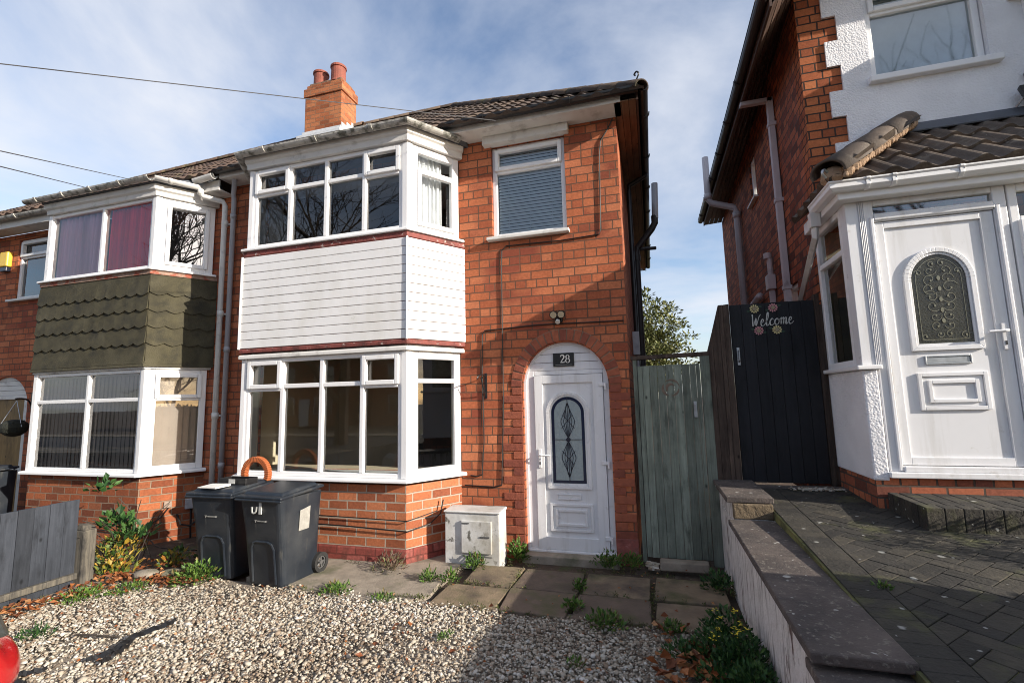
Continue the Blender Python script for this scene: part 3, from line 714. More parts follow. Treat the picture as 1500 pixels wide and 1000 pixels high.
# ------------------------------------------------------------------ shared door builder
def door_leaf(fr, a0, a1, b0, b1, c, root, oval, letter, panel, stile, handle_a, handle_b, hinge_a, letter_m, kind):
    """white panel door: leaf part with glazing, letterbox and handle as sub-parts"""
    mb = MB()
    mb.fbox(fr, a0, a1, b0, b1, c - .05, c)
    sl_, sr, st, sb_ = stile
    rect = (a0 + sl_, a1 - sr, b0 + sb_, b1 - st)
    mb.fbox(fr, a0, a0 + sl_, b0, b1, c, c + .018); mb.fbox(fr, a1 - sr, a1, b0, b1, c, c + .018)
    mb.fbox(fr, a0 + sl_, a1 - sr, b0, b0 + sb_, c, c + .018); mb.fbox(fr, a0 + sl_, a1 - sr, b1 - st, b1, c, c + .018)
    o0, o1, ob, osp, ot = oval; e = .055
    arch_ring(mb, fr, (o0 - e, o1 + e, ob - e, osp, ot + e), (o0 - .02, o1 + .02, ob - .02, osp, ot + .02), c, c + .022, 24)
    arch_ring(mb, fr, (o0 - .02, o1 + .02, ob - .02, osp, ot + .02), (o0, o1, ob, osp, ot), c, c + .012, 24)
    p0, p1, q0, q1 = panel
    rect_ring(mb, fr, p0, p1, q0, q1, .028, c, c + .02)
    rect_ring(mb, fr, p0 + .062, p1 - .062, q0 + .058, q1 - .058, .026, c, c + .022)
    mb.fbox(fr, p0 + .03, p1 - .03, q0 + .03, q1 - .03, c, c + .006)
    leafo = mb.build('door', M['pvc2'], root, bevel=.006)
    g = MB(); g.fprism(fr, arch_poly(o0, o1, ob, osp, ot, 24), c, c + .004)
    go = g.build('glazing', M['glassf' if kind == 'lattice' else 'glassdk'], leafo)
    l = MB(); cx = (o0 + o1) / 2; H = ot - ob; ci = c + .0045
    if kind == 'lattice':
        nb = MB(); arch_ring(nb, fr, (o0 + .004, o1 - .004, ob + .004, osp, ot - .004), (o0 + .034, o1 - .034, ob + .034, osp, ot - .034), c + .004, c + .0065, 24)
        nb.build('glazing_border', M['navy'], leafo)
        cy = ob + H * .5
        l.ribbon(fr, [(cx, ob + .004), (cx, ot - .004)], .006, ci, ci + .004)
        l.ribbon(fr, [(o0 + .004, cy), (o1 - .004, cy)], .006, ci, ci + .004)
        l.fprism(fr, [(cx, cy - .035), (cx + .03, cy), (cx, cy + .035), (cx - .03, cy)], ci, ci + .006)
        for sgn in (1, -1):
            for s in (1, -1):
                for wv in (.075, .045, .02):
                    pts = smooth_path([(cx + s * .008, cy + sgn * .03), (cx + s * wv * .5, cy + sgn * .09), (cx + s * wv, cy + sgn * H * .2), (cx + s * wv * .75, cy + sgn * H * .27), (cx + s * .02, cy + sgn * H * .36), (cx, cy + sgn * H * .43)], 6)
                    l.ribbon(fr, pts, .006, ci, ci + .004)
                pts = smooth_path([(cx + s * .07, cy + sgn * H * .13), (cx, cy + sgn * H * .22), (cx - s * .055, cy + sgn * H * .29)], 6)
                l.ribbon(fr, pts, .005, ci, ci + .004)
        l.build('leading', M['leadline'], leafo)
    else:
        rnd_ = random.Random(3)
        arch_ring(l, fr, (o0 + .028, o1 - .028, ob + .028, osp, ot - .03), (o0 + .032, o1 - .032, ob + .032, osp, ot - .034), ci, ci + .002, 20)
        def curl(x, y, r, s, tw):
            pts = [(x + s * r * (1 - k / 14) * math.cos(tw + k * .5), y + r * (1 - k / 14) * math.sin(tw + k * .5)) for k in range(12)]
            l.ribbon(fr, pts, .004, ci, ci + .003)
            l.fprism(fr, [(pts[-1][0] + .007 * math.cos(t), pts[-1][1] + .009 * math.sin(t)) for t in np.linspace(0, 6.283, 9)[:-1]], ci, ci + .006)
        for s in (1, -1):
            for t, r in ((.1, .03), (.2, .04), (.3, .045), (.42, .05), (.52, .055), (.62, .06), (.72, .05), (.82, .045), (.9, .03)):
                curl(cx + s * r * 1.1, ob + H * t, r, s, rnd_.uniform(0, 6))
            for t in (.08, .8): curl(cx + s * .13, ob + H * t, .03, s, rnd_.uniform(0, 6))
        for k in range(5): l.fprism(fr, [(cx + .012 * math.cos(t), ob + H * (.25 + .12 * k) + .02 * math.sin(t)) for t in np.linspace(0, 6.283, 9)[:-1]], ci, ci + .006)
        l.build('leading', M['gold'], leafo)
    lb = MB(); a, b, y0, y1 = letter; rect_ring(lb, fr, a, b, y0, y1, .012, c, c + .014); lb.fbox(fr, a + .012, b - .012, y0 + .012, y1 - .012, c, c + .008)
    lb.build('letterbox', M[letter_m], leafo, bevel=.003)
    hb = MB(); hc = c + .018; s = 1 if handle_a < (a0 + a1) / 2 else -1
    hb.fbox(fr, handle_a - .016, handle_a + .016, handle_b - .14, handle_b + .06, hc, hc + .012)
    hb.tube([fr.P(handle_a, handle_b, hc + .01), fr.P(handle_a, handle_b, hc + .05), fr.P(handle_a + s * .02, handle_b, hc + .055), fr.P(handle_a + s * .12, handle_b - .004, hc + .05)], .011, 8)
    hb.build('handle', M['pvc2'], leafo, bevel=.003)
    kb = MB(); kb.fbox(fr, handle_a - .006, handle_a + .006, handle_b - .105, handle_b - .075, hc + .012, hc + .015); kb.build('keyhole', M['black'], leafo)
    if hinge_a:
        for k, b in enumerate((b0 + .14, (b0 + b1) / 2 - .02, b1 - .12)):
            h = MB(); h.fbox(fr, hinge_a - .05, hinge_a + .012, b - .018, b + .02, c + .018, c + .032); h.tube([fr.P(hinge_a + .02, b - .055, c + .03), fr.P(hinge_a + .02, b + .02, c + .03)], .012, 8)
            h.build('hinge', M['pvc2'], leafo, bevel=.003)
    return leafo

# ------------------------------------------------------------------ the bays of the two attached houses
YF = 5.2
def bay_pts(xl, xr, off=0., d=.6, s=.4):
    y = YF - d
    P = [Vector((xl - s, YF)), Vector((xl, y)), Vector((xr, y)), Vector((xr + s, YF))]
    if not off: return [(p.x, p.y) for p in P]
    q = off * math.tan(math.atan2(d, s) / 2); q2 = off / math.sin(math.atan2(d, s))
    return [(xl - s - q2, YF), (xl - q, y - off), (xr + q, y - off), (xr + s + q2, YF)]
def bay_frames(xl, xr, off=0):
    P = bay_pts(xl, xr, off); return [FR(P[i], P[i + 1]) for i in range(3)]
def corner_posts(mb, xl, xr, z0, z1):
    P = bay_pts(xl, xr)
    for i in (1, 2):
        A, B = FR(P[i - 1], P[i]), FR(P[i], P[i + 1]); c = Vector(P[i]); n1, n2 = Vector(A.n), Vector(B.n); u1, u2 = Vector(A.u), Vector(B.u); m = (n1 + n2).normalized()
        poly = [c - u1 * .055 - n1 * .06, c - u1 * .06 + n1 * .012, c + m * .016, c + u2 * .06 + n2 * .012, c + u2 * .055 - n2 * .06, c - m * .075]
        mb.prism([tuple(p) for p in poly][::1], z0, z1)
def house_roof_z(y): return 4.855 + (y - 4.83) * .762

# ---- house 28
H28 = thing('semi_detached_house', 'red brick house with white boarded bay, number 28 and arched white front door', 'house', (-2.9, 5.2, 0))
F = FR((0, YF), (1, YF))
XL, XR = -4.72, -2.52
mb = MB()
DO = (-1.39, -.44, 1.80, 2.285)     # door opening a0,a1,spring,top
HOL = [(-5.0, -2.26, .86, 2.27), (-5.0, -2.26, 3.58, 4.62), (-1.715, -.82, 3.565, 4.715), (DO[0], DO[1], -.02, DO[3])]
mb.panel(F, -5.62, -.22, -.1, 4.81, HOL, -.25, 0)
pts = arch_pts(DO[0], DO[1], DO[2], DO[3], 24)
for p, q in zip(pts, pts[1:]):      # spandrels above the arch
    mb.face([F.P(*q, 0), F.P(*p, 0), F.P(p[0], DO[3], 0), F.P(q[0], DO[3], 0)]); mb.face([F.P(*p, 0), F.P(*q, 0), F.P(*q, -.25), F.P(*p, -.25)])
SF = FR((-.22, 5.2), (-.22, 12.2))
mb.fbox(SF, .2505, 7, -.1, 4.81, -.25, 0); mb.box(-5.62, -.22, 11.95, 12.2, -.1, 4.81)
mb.build('wall', M['brick'], H28)
# arch of red bricks, painted plinth, darker brick band
mb = MB(); cx = (DO[0] + DO[1]) / 2; r0 = (DO[1] - DO[0]) / 2 + .012; r1 = r0 + .125; cy = DO[2]
NV = 21
for k in range(NV):
    t0 = math.pi * k / NV + .012; t1 = math.pi * (k + 1) / NV - .012; mb.cv = random.random()
    q = [(cx + r0 * math.cos(t0), cy + (r0 + .01) * math.sin(t0)), (cx + r1 * math.cos(t0), cy + (r1 + .01) * math.sin(t0)), (cx + r1 * math.cos(t1), cy + (r1 + .01) * math.sin(t1)), (cx + r0 * math.cos(t1), cy + (r0 + .01) * math.sin(t1))]
    mb.fprism(F, q, -.02, .012)
for s in (0, 1):
    for k in range(19):
        b = .12 + k * .0885; wd = .235 if k % 2 else .115; mb.cv = random.random() * .8
        a0 = DO[0] - .012 - wd if s == 0 else DO[1] + .012
        if s and wd > .2: wd = .205
        mb.fbox(F, a0, a0 + wd, b, b + .08, -.02, .009)
mb.cv = None
mb.build('door_arch', M['archbrick'], H28, bevel=.004)
mb = MB(); arc = arch_pts(DO[0] - .012, DO[1] + .012, DO[2], DO[3] + .02, 24); oarc = arch_pts(DO[0] - .135, DO[1] + .135, DO[2], DO[3] + .145, 24)
for a, b, c, d in zip(arc, arc[1:], oarc, oarc[1:]): mb.hexa([F.P(*a, -.02), F.P(*b, -.02), F.P(*d, -.02), F.P(*c, -.02), F.P(*a, .004), F.P(*b, .004), F.P(*d, .004), F.P(*c, .004)])
mb.build('arch_joint', M['joint'], H28)
mb = MB(); mb.fbox(F, -.435, -.215, -.05, .22, -.02, .014); mb.fbox(F, -1.55, -1.395, -.02, .13, -.02, .012); mb.split('painted_plinth', M['redpaint'], H28, bevel=.006)
mb = MB(); mb.box(-1.42, -.41, 5.08, 5.3, -.08, .03); mb.build('door_step', M['concrete'], H28, bevel=.01)

# front door in the arch
fa = .0
mb = MB(); c = -.06
mb.fbox(F, DO[0] + .004, -1.275, .05, 1.97, c - .06, c); mb.fbox(F, -.505, DO[1] - .004, .05, 1.97, c - .06, c); mb.fbox(F, -1.275, -.505, 1.925, 1.97, c - .06, c); mb.fbox(F, DO[0], DO[1], .02, .05, c - .08, c + .03)
for (y0, y1) in ((1.972, 2.06), (2.064, 2.155), (2.159, 2.28)):      # boarded head
    def hw(b):
        if b <= DO[2]: return DO[1] - cx
        return (DO[1] - cx) * math.sqrt(max(0, 1 - ((b - DO[2]) / (DO[3] - DO[2])) ** 2))
    ls = np.linspace(y0, y1, 7)
    poly = [(cx + hw(b) - .003, b) for b in ls] + [(cx - hw(b) + .003, b) for b in ls[::-1]]
    mb.fprism(F, poly, c - .03, c - .004)
mb.build('door_frame', M['pvc2'], H28, bevel=.006)
mb = MB(); arch_ring(mb, F, (DO[0], DO[1], .02, DO[2], DO[3]), (DO[0] + .025, DO[1] - .025, .06, DO[2], DO[3] - .025), c - .05, c + .012, 24); mb.build('door_trim', M['pvc2'], H28)
door_leaf(F, -1.272, -.508, .055, 1.92, c, H28, (-1.09, -.722, .745, 1.50, 1.68), (-1.05, -.79, .575, .635), (-1.13, -.665, .245, .535), (.095, .11, .09, .13), -1.225, 1.05, -.50, 'pvc2', 'lattice')

# lower bay
P = bay_pts(XL, XR)
mb = MB(); o = bay_pts(XL, XR, -.02); mb.prism([(o[0][0], YF + .1)] + o + [(o[3][0], YF + .1)], -.12, .79); mb.build('bay_wall', M['brick_bay'], H28)
mb = MB(); mb.sweep([(p[0], p[1], -.1) for p in bay_pts(XL, XR, -.02)], [(-.01, 0), (.012, 0), (.012, .23), (.003, .25), (-.01, .25)]); mb.build('bay_plinth', M['redbrick'], H28, bevel=.004)
def bay_sill(house, xl, xr, z, mat='pvc', t=.035, proj=.075):
    mb = MB(); q = bay_pts(xl, xr); mb.sweep([(p[0], p[1], z) for p in q], [(-.14, 0), (proj, 0), (proj, t * .7), (proj - .012, t), (-.14, t + .004)]); return mb.build('bay_sill', M[mat], house, bevel=.005)
bay_sill(H28, XL, XR, .825)
def inner_floor(house, xl, xr, z, name, mat):
    mb = MB(); q = bay_pts(xl, xr, -.08); mb.prism([(q[0][0], YF + .05)] + q + [(q[3][0], YF + .05)], z - .03, z); return mb.build(name, M[mat], house)
inner_floor(H28, XL, XR, .855, 'window_board', 'pvc')
fl = bay_frames(XL, XR)
z0, z1 = .862, 2.215; tr = 1.86
def bay_cols(fr, n): return [.05 + (fr.len - .1) * k / n for k in range(n + 1)]
window('bay_window', fl[1], [.055, .58, 1.12, 1.65, fl[1].len - .055], None, H28, rowmap=[[z0, tr - .01, z1], [z0, tr + .02, z1], [z0, tr + .02, z1], [z0, tr - .01, z1]], opener=((0, 1), (3, 1)))
for i in (0, 2): window('bay_window', fl[i], [.055, fl[i].len - .03], [z0, tr + .03, z1], H28, fw=.085)
mb = MB(); corner_posts(mb, XL, XR, .862, 2.215); mb.split('corner_post', M['pvc'], H28, bevel=.006)
mb = MB(); mb.sweep([(p[0], p[1], 2.217) for p in P], [(-.1, 0), (.05, 0), (.05, .035), (.035, .05), (-.1, .05)]); mb.build('bay_head', M['offwhite'], H28, bevel=.004)
inner_floor(H28, XL, XR, 2.30, 'bay_ceiling', 'pvc')
# boarded apron between the two bay windows
mb = MB(); o = bay_pts(XL, XR, .03); mb.prism([(o[0][0], YF + .1)] + o + [(o[3][0], YF + .1)], 2.30, 3.53); mb.build('apron_core', M['redpaint'], H28)
mb = MB(); mb.sweep([(p[0], p[1], 2.272) for p in bay_pts(XL, XR, .02)], [(-.05, .018), (.026, .018), (.03, .055), (.02, .062), (-.05, .062)]); mb.sweep([(p[0], p[1], 3.47) for p in bay_pts(XL, XR, .03)], [(-.05, .012), (.014, .012), (.016, .07), (-.05, .07)]); mb.split('apron_trim', M['redflake'], H28, bevel=.004)
mb = MB(); zb = 2.345; nb = 11; hb_ = (3.475 - zb) / nb
for k in range(nb):
    z = zb + k * hb_
    for i, f in enumerate(bay_frames(XL, XR, .03)):
        mb.fbox(f, .0, f.len, z, z + hb_ - .006, 0, .018 + random.uniform(-.0015, .0015))
mb.build('apron_board', M['clad'], H28, bevel=.004)
mb = MB()
for i in (1, 2):
    p = bay_pts(XL, XR, .052)[i]; mb.tube([(p[0], p[1], zb - .01), (p[0], p[1], 3.475)], .014, 8)
mb.split('apron_corner_trim', M['clad'], H28)
# upper bay window
bay_sill(H28, XL, XR, 3.545)
z0, z1 = 3.583, 4.61; tr = 4.285
inner_floor(H28, XL, XR, 3.575, 'window_board', 'pvc')
window('bay_window', fl[1], [.055, .60, 1.12, 1.64, fl[1].len - .055], None, H28, rowmap=[[z0, tr - .01, z1], [z0, tr + .02, z1], [z0, tr + .02, z1], [z0, tr - .01, z1]], opener=((0, 1), (3, 1)), glassm='glassd')
window('bay_window', fl[2], [.055, fl[2].len - .03], [z0, tr + .04, z1], H28, fw=.085, opener=((0, 0),))
window('bay_window', fl[0], [.03, fl[0].len - .055], [z0, tr + .04, z1], H28, fw=.085)
mb = MB(); corner_posts(mb, XL, XR, 3.583, 4.61); mb.split('corner_post', M['pvc'], H28, bevel=.006)
mb = MB(); mb.sweep([(p[0], p[1], 4.612) for p in P], [(-.1, 0), (.045, 0), (.05, .07), (.075, .09), (.08, .15), (-.1, .15)]); mb.build('bay_fascia', M['offwhite'], H28, bevel=.004)
# bay roof and gutter
o = bay_pts(XL, XR, .09)
mb = MB()
top = [(XL - .45, 5.0, 5.0), (XL + .1, 5.0, 5.0), (XR - .1, 5.0, 5.0), (XR + .45, 5.15, 4.95)]
low = [(p[0], p[1], 4.77) for p in o]; low[3] = (o[3][0], 5.15, 4.83); low[0] = (o[0][0], 5.15, 4.83)
for i in range(3): mb.face([low[i], low[i + 1], top[i + 1], top[i]])
mb.face([(p[0], p[1], 4.763) for p in o][::-1]);
for i in range(3): mb.face([(o[i][0], o[i][1], 4.763), (o[i + 1][0], o[i + 1][1], 4.763), low[i + 1], low[i]])
mb.build('bay_roof', M['lead'], H28)
mb = MB(); gp = bay_pts(XL, XR, .085); e = Vector(gp[3]) * .8 + Vector(gp[2]) * .2; e0 = Vector(gp[0]) * .8 + Vector(gp[1]) * .2
gutter(mb, [(e0.x, e0.y, 4.80), (gp[1][0], gp[1][1], 4.79), (gp[2][0], gp[2][1], 4.79), (e.x, e.y, 4.80)], .052, .75)
mb.build('bay_gutter', M['gutterold'], H28, smooth=False)
# small upper window
mb = MB(); mb.fbox(F, -1.77, -.79, 3.525, 3.565, -.06, .075); mb.build('window_sill', M['offwhite'], H28, bevel=.008)
window('window', F, [-1.715, -.82], [3.567, 4.40, 4.712], H28, fw=.055, opener=((0, 1),), c=-.045)
mb = MB(); mb.fbox(F, -1.80, -.76, 4.712, 4.81, -.02, .09); mb.build('lintel_box', M['offwhite'], H28, bevel=.006)
# eaves
mb = MB(); mb.fbox(F, -2.25, -.15, 4.812, 4.92, .255, .275); mb.fbox(F, -5.62, -4.97, 4.812, 4.92, .255, .275); mb.split('fascia', M['offwhite'], H28, bevel=.004)
mb = MB()
mb.box(-5.62, -.15, 4.945, 5.2, 4.812, 4.824); mb.build('soffit', M['offwhite'], H28)
mb = MB()
for k in range(3): mb.box(-.218 + k * .078, -.218 + k * .078 + .073, 4.93, 12.2, 4.812, 4.824)
mb.build('side_soffit', M['soffit'], H28)
mb = MB(); mb.box(.017, .037, 4.925, 12.2, 4.80, 4.92); mb.build('side_fascia', M['soffitd'], H28)
mb = MB(); gutter(mb, [(-2.2, 4.925, 4.905), (.04, 4.925, 4.905)], .055, 1.0); gutter(mb, [(.04, 4.87, 4.90), (.04, 12.2, 4.90)], .05, 1.0)
mb.box(-2.3, -.0, 4.94, 4.96, 4.88, 4.93)
gutter(mb, [(-5.62, 4.925, 4.905), (-4.85, 4.925, 4.905)], .055, 1.0)
mb.tube([(.09, 6.85, 4.87), (.09, 6.85, 4.83), (-.15, 6.87, 4.72), (-.16, 6.87, 4.6), (-.16, 6.87, 0)], .034, 10)
mb.split('gutter', M['black'], H28)
# roof
mb = MB(); TN = .762; yr = 8.5; zr = house_roof_z(yr); SL = math.hypot(yr - 4.83, zr - 4.855)
def clipR(d): t = d / SL * (yr - 4.83); return (0, 5.75 - t)
tile_slope(mb, (-5.65, 4.83, 4.86), (.1, 4.83, 4.86), (-5.65, yr, zr + .01), (.1, yr, zr + .01), 15, .2, .024, .02, clip=clipR)
mb.face([(.1, 4.83, 4.86), (.1, 12.17, 4.86), (-3.57, yr, zr)]); mb.face([(.1, 12.17, 4.86), (-5.65, 12.17, 4.86), (-5.65, yr, zr), (-3.57, yr, zr)])
rf = mb.build('roof', M['tile'], H28)
mb = MB(); hip_tiles(mb, (.08, 4.85, 4.885), (-3.57, yr, zr + .03), .09, .33); hip_tiles(mb, (-3.5, yr, zr + .03), (-5.65, yr, zr + .02), .09, .33); mb.build('ridge_tile', M['tile'], H28, smooth=True)
mb = MB(); mb.tube(smooth_path([(.0, 4.9, 4.93), (.03, 4.86, 4.98), (.055, 4.84, 5.03), (.035, 4.85, 5.065), (.01, 4.87, 5.05), (.02, 4.86, 5.03)], 5), .009, 6); mb.build('hip_iron', M['black'], H28)
# side soil pipe with vent
mb = MB(); mb.tube([(-.12, 8.0, 0), (-.12, 8.0, 4.02), (-.1, 8.0, 4.12), (.15, 8.0, 4.42), (.205, 8.0, 4.52), (.205, 8.0, 4.64)], .055, 12); mb.tube([(-.12, 8, 3.9), (-.12, 8, 4.0)], .066, 12); mb.tube([(-.12, 8.0, 4.1), (.2, 8.1, 4.12)], .03, 8); mb.build('soil_pipe', plain('dark_pipe', (.03, .026, .026), .5), H28)
mb = MB(); mb.tube([(.215, 8.0, 4.6), (.238, 8.0, 5.2)], .052, 12); mb.build('vent_pipe', M['grey'], H28)
mb = MB(); mb.tube([(-.15, 6.4, .2), (-.15, 6.4, 2.3)], .018, 6); mb.box(-.2, -.12, 6.33, 6.45, 2.2, 2.5); mb.build('conduit', M['grey'], H28)
# cables on the front wall
mb = MB(); cab = lambda pts, r=.0075: mb.tube([F.P(a, b, .012) for a, b in pts], r, 5)
cab([(-1.89, .83), (-1.86, 1.2), (-1.87, 2.0), (-1.86, 2.42), (-1.83, 2.465), (-1.2, 2.49), (-.25, 2.475)])
cab([(-1.66, .72), (-1.62, 1.6), (-1.61, 3.2), (-1.60, 3.40), (-1.55, 3.45), (-.9, 3.44), (-.46, 3.46), (-.445, 3.52), (-.42, 4.4), (-.40, 4.55), (-.3, 4.7), (-.26, 4.78)])
cab([(-1.66, .72), (-1.75, .70), (-2.1, .71)]); cab([(-1.89, .83), (-1.95, .81), (-2.03, .82)])
mb.tube([(-5.0, 4.585, .36), (-4, 4.585, .37), (-3.2, 4.58, .36), (-2.5, 4.585, .335), (-2.35, 4.8, .37), (-2.27, 4.9, .46), (-2.25, 4.93, .6)], .008, 5)
mb.tube([(-5.0, 4.588, .45), (-4, 4.588, .46), (-3.2, 4.588, .45), (-2.5, 4.588, .44), (-2.3, 4.88, .49)], .006, 5)
mb.build('cable', M['cable'], H28)
# rooms behind the bays
def lining(house, h, mat):
    mb = MB(); a0, a1, b0, b1 = h
    mb.fbox(F, a0, a0 + .008, b0, b1, -.27, -.004); mb.fbox(F, a1 - .008, a1, b0, b1, -.27, -.004); mb.fbox(F, a0 + .008, a1 - .008, b0, b0 + .008, -.27, -.004); mb.fbox(F, a0 + .008, a1 - .008, b1 - .008, b1, -.27, -.004)
    mb.build('plaster_reveal', M[mat], house)
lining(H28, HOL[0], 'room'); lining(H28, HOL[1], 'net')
def room(house, x0, x1, z0, z1, mats, y1=8.2, split=None):
    y0 = YF + .26; mb = MB()
    mb.mi = 0; mb.face([(x0, y1, z0), (x1, y1, z0), (x1, y1, z1), (x0, y1, z1)]); mb.face([(x0, y0, z0), (x0, y1, z0), (x0, y1, z1), (x0, y0, z1)]); mb.face([(x1, y1, z0), (x1, y0, z0), (x1, y0, z1), (x1, y1, z1)])
    mb.mi = 1; mb.face([(x0, y0, z1), (x0, y1, z1), (x1, y1, z1), (x1, y0, z1)]); mb.face([(x0, y0, z0), (x1, y0, z0), (x1, y1, z0), (x0, y1, z0)])
    return mb.build('room', mats, house)
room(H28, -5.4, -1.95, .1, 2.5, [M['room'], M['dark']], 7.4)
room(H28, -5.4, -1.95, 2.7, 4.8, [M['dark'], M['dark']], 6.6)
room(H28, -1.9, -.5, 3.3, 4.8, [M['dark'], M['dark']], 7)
mb = MB(); mb.box(-3.9, -2.0, 7.2, 7.38, .1, 2.5); mb.build('dark_back_panel', M['dark'], H28)  # dark panel across the right part of the back wall

# chimney on the party line, flashings and pots
CH = thing('chimney_stack', 'square red brick chimney stack with two clay pots on the roof ridge', 'chimney', (-6.39, 8.45, 7.2))
mb = MB(); mb.box(-6.85, -5.93, 8.0, 8.52, 6.9, 8.24); mb.box(-6.875, -5.905, 7.975, 8.545, 8.24, 8.43); mb.box(-6.83, -5.95, 8.02, 8.50, 8.43, 8.53)
mb.build('stack', M['brick_chim'], CH, bevel=.012)
mb = MB(); mb.box(-6.8, -5.98, 8.05, 8.47, 8.5, 8.6); mb.build('flaunching', plain('old_mortar', (.2, .12, .075), .95, .4, 8, .03, 15), CH, bevel=.03)
for (x, y, h) in ((-6.17, 8.2, .40), (-6.63, 8.22, .36)):
    mb = MB(); mb.lathe((x, y, 8.56), [(.17, 0), (.155, .05), (.15, h - .06), (.17, h - .055), (.17, h - .01), (.16, h), (.115, h), (.11, h - .1)], 20); mb.build('chimney_pot', M['pot'], CH, smooth=False, bevel=.005)
mb = MB(); mb.box(-6.9, -5.93, 7.985, 7.998, 7.28, 7.45)
for k in range(3): mb.box(-5.928, -5.912, 8.0 + k * .17, 8.17 + k * .17, 7.3 + k * .09, 7.52 + k * .09)
mb.box(-6.93, -5.85, 7.85, 7.99, 7.24, 7.3)
mb.split('flashing', M['flash'], CH, bevel=.004)

# ---- left attached house
HL = thing('terraced_house', 'neighbouring brick house with green shingled bay and pink curtains', 'house', (-8.5, 5.2, 0))
LXL, LXR = -8.39, -6.30
mb = MB(); LD = (-10.75, -9.62, 1.75, 2.23)
mb.panel(F, -13.2, -5.625, -.1, 4.66, [(-8.66, -6.04, .86, 2.20), (-8.66, -6.04, 3.54, 4.5), (-10.2, -9.05, 3.52, 4.56), (LD[0], LD[1], -.02, LD[3])], -.25, 0)
pts = arch_pts(LD[0], LD[1], LD[2], LD[3], 20)
for p, q in zip(pts, pts[1:]):
    mb.face([F.P(*q, 0), F.P(*p, 0), F.P(p[0], LD[3], 0), F.P(q[0], LD[3], 0)]); mb.face([F.P(*p, 0), F.P(*q, 0), F.P(*q, -.25), F.P(*p, -.25)])
mb.box(-13.2, -5.63, 11.95, 12.2, -.1, 4.66); mb.box(-13.2, -12.95, 5.45, 11.95, -.1, 4.66)
mb.build('wall', M['brick'], HL)
P = bay_pts(LXL, LXR)
mb = MB(); o = bay_pts(LXL, LXR, -.02); mb.prism([(o[0][0], YF + .1)] + o + [(o[3][0], YF + .1)], -.12, .795); mb.build('bay_wall', M['brick_old'], HL)
bay_sill(HL, LXL, LXR, .805, t=.04)
inner_floor(HL, LXL, LXR, .84, 'window_board', 'pvc')
fl = bay_frames(LXL, LXR); z0, z1, tr = .847, 2.17, 1.78
window('bay_window', fl[1], [.03, 1.06, fl[1].len - .05], [z0, tr, z1], HL, fw=.045, glassm='glassd')
window('bay_window', fl[2], [.055, fl[2].len - .04], [z0, tr, z1], HL, fw=.075, opener=((0, 1),), glassm='glassd')
window('bay_window', fl[0], [.03, fl[0].len - .055], [z0, tr, z1], HL, fw=.075)
mb = MB(); corner_posts(mb, LXL, LXR, z0, z1); mb.split('corner_post', M['pvc'], HL, bevel=.006)
mb = MB(); mb.sweep([(p[0], p[1], 2.172) for p in P], [(-.1, 0), (.03, 0), (.03, .06), (-.1, .06)]); mb.build('bay_head', M['offwhite'], HL, bevel=.004)
# scalloped green felt apron
mb = MB(); o = bay_pts(LXL, LXR, .03); mb.prism([(o[0][0], YF + .1)] + o + [(o[3][0], YF + .1)], 2.26, 3.44); mb.build('apron_core', M['felt'], HL)
mb = MB(); zs = [2.24, 2.50, 2.73, 2.95, 3.17]
for i, f in enumerate(bay_frames(LXL, LXR, .03)):
    for k, z in enumerate(zs):
        top = zs[k + 1] + .06 if k + 1 < len(zs) else 3.42
        n = max(2, round(f.len / .185)); wv = f.len / n; dz = random.uniform(-.01, .01)
        poly = []
        for j in range(n):
            a = j * wv
            dr = .05 if k else 0
            for t in np.linspace(0, 1, 7)[:-1]: poly.append((a + t * wv, z + dz - dr * (.8 * (1 - abs(2 * t - 1)) ** .7 - .3) if k else z - .0))
        poly.append((f.len, z + dz + (.01 if k else 0)))
        c0 = .006 + .006 * (1 if k % 2 else 0); 
        n_ = len(poly)
        for j in range(n_ - 1):
            a, b = poly[j], poly[j + 1]
            mb.hexa([f.P(a[0], a[1], .026), f.P(b[0], b[1], .026), f.P(b[0], b[1], 0), f.P(a[0], a[1], 0), f.P(a[0], top, .002), f.P(b[0], top, .002), f.P(b[0], top, 0), f.P(a[0], top, 0)])
mb.sweep([(p[0], p[1], 2.2) for p in bay_pts(LXL, LXR, .03)], [(-.03, 0), (.03, 0), (.016, .07), (-.03, .07)])
mb.build('shingle_apron', M['felt'], HL)
mb = MB(); mb.sweep([(p[0], p[1], 3.43) for p in bay_pts(LXL, LXR, .03)], [(-.03, 0), (.012, 0), (.01, .06), (-.03, .06)]); mb.split('apron_trim', plain('flaking_paint', (.3, .2, .15), .8, .4, 14, .006, 30, dirt=(((.28, .07, .04), 9, .5, .6),)), HL)
bay_sill(HL, LXL, LXR, 3.485, t=.03)
inner_floor(HL, LXL, LXR, 3.52, 'window_board', 'pvc')
z0, z1 = 3.518, 4.515
window('bay_window', fl[1], [.03, 1.09, fl[1].len - .05], [z0, z1], HL, fw=.045, glassm='glassc')
window('bay_window', fl[2], [.055, fl[2].len - .04], [z0, z1], HL, fw=.085, opener=((0, 0),), glassm='glassb')
window('bay_window', fl[0], [.03, fl[0].len - .055], [z0, z1], HL, fw=.085)
mb = MB(); corner_posts(mb, LXL, LXR, z0, z1); mb.split('corner_post', M['pvc'], HL, bevel=.006)
mb = MB(); mb.sweep([(p[0], p[1], 4.517) for p in P], [(-.1, 0), (.04, 0), (.045, .06), (.075, .08), (.08, .15), (-.1, .15)]); mb.build('bay_fascia', M['offwhite'], HL, bevel=.004)
o = bay_pts(LXL, LXR, .1); mb = MB()
low = [(p[0], p[1], 4.69) for p in o]; top = [(LXL - .4, 5.1, 5.0), (LXL + .1, 5.1, 5.0), (LXR - .1, 5.1, 5.0), (LXR + .4, 5.18, 4.95)]
for i in range(3): mb.face([low[i], low[i + 1], top[i + 1], top[i]])
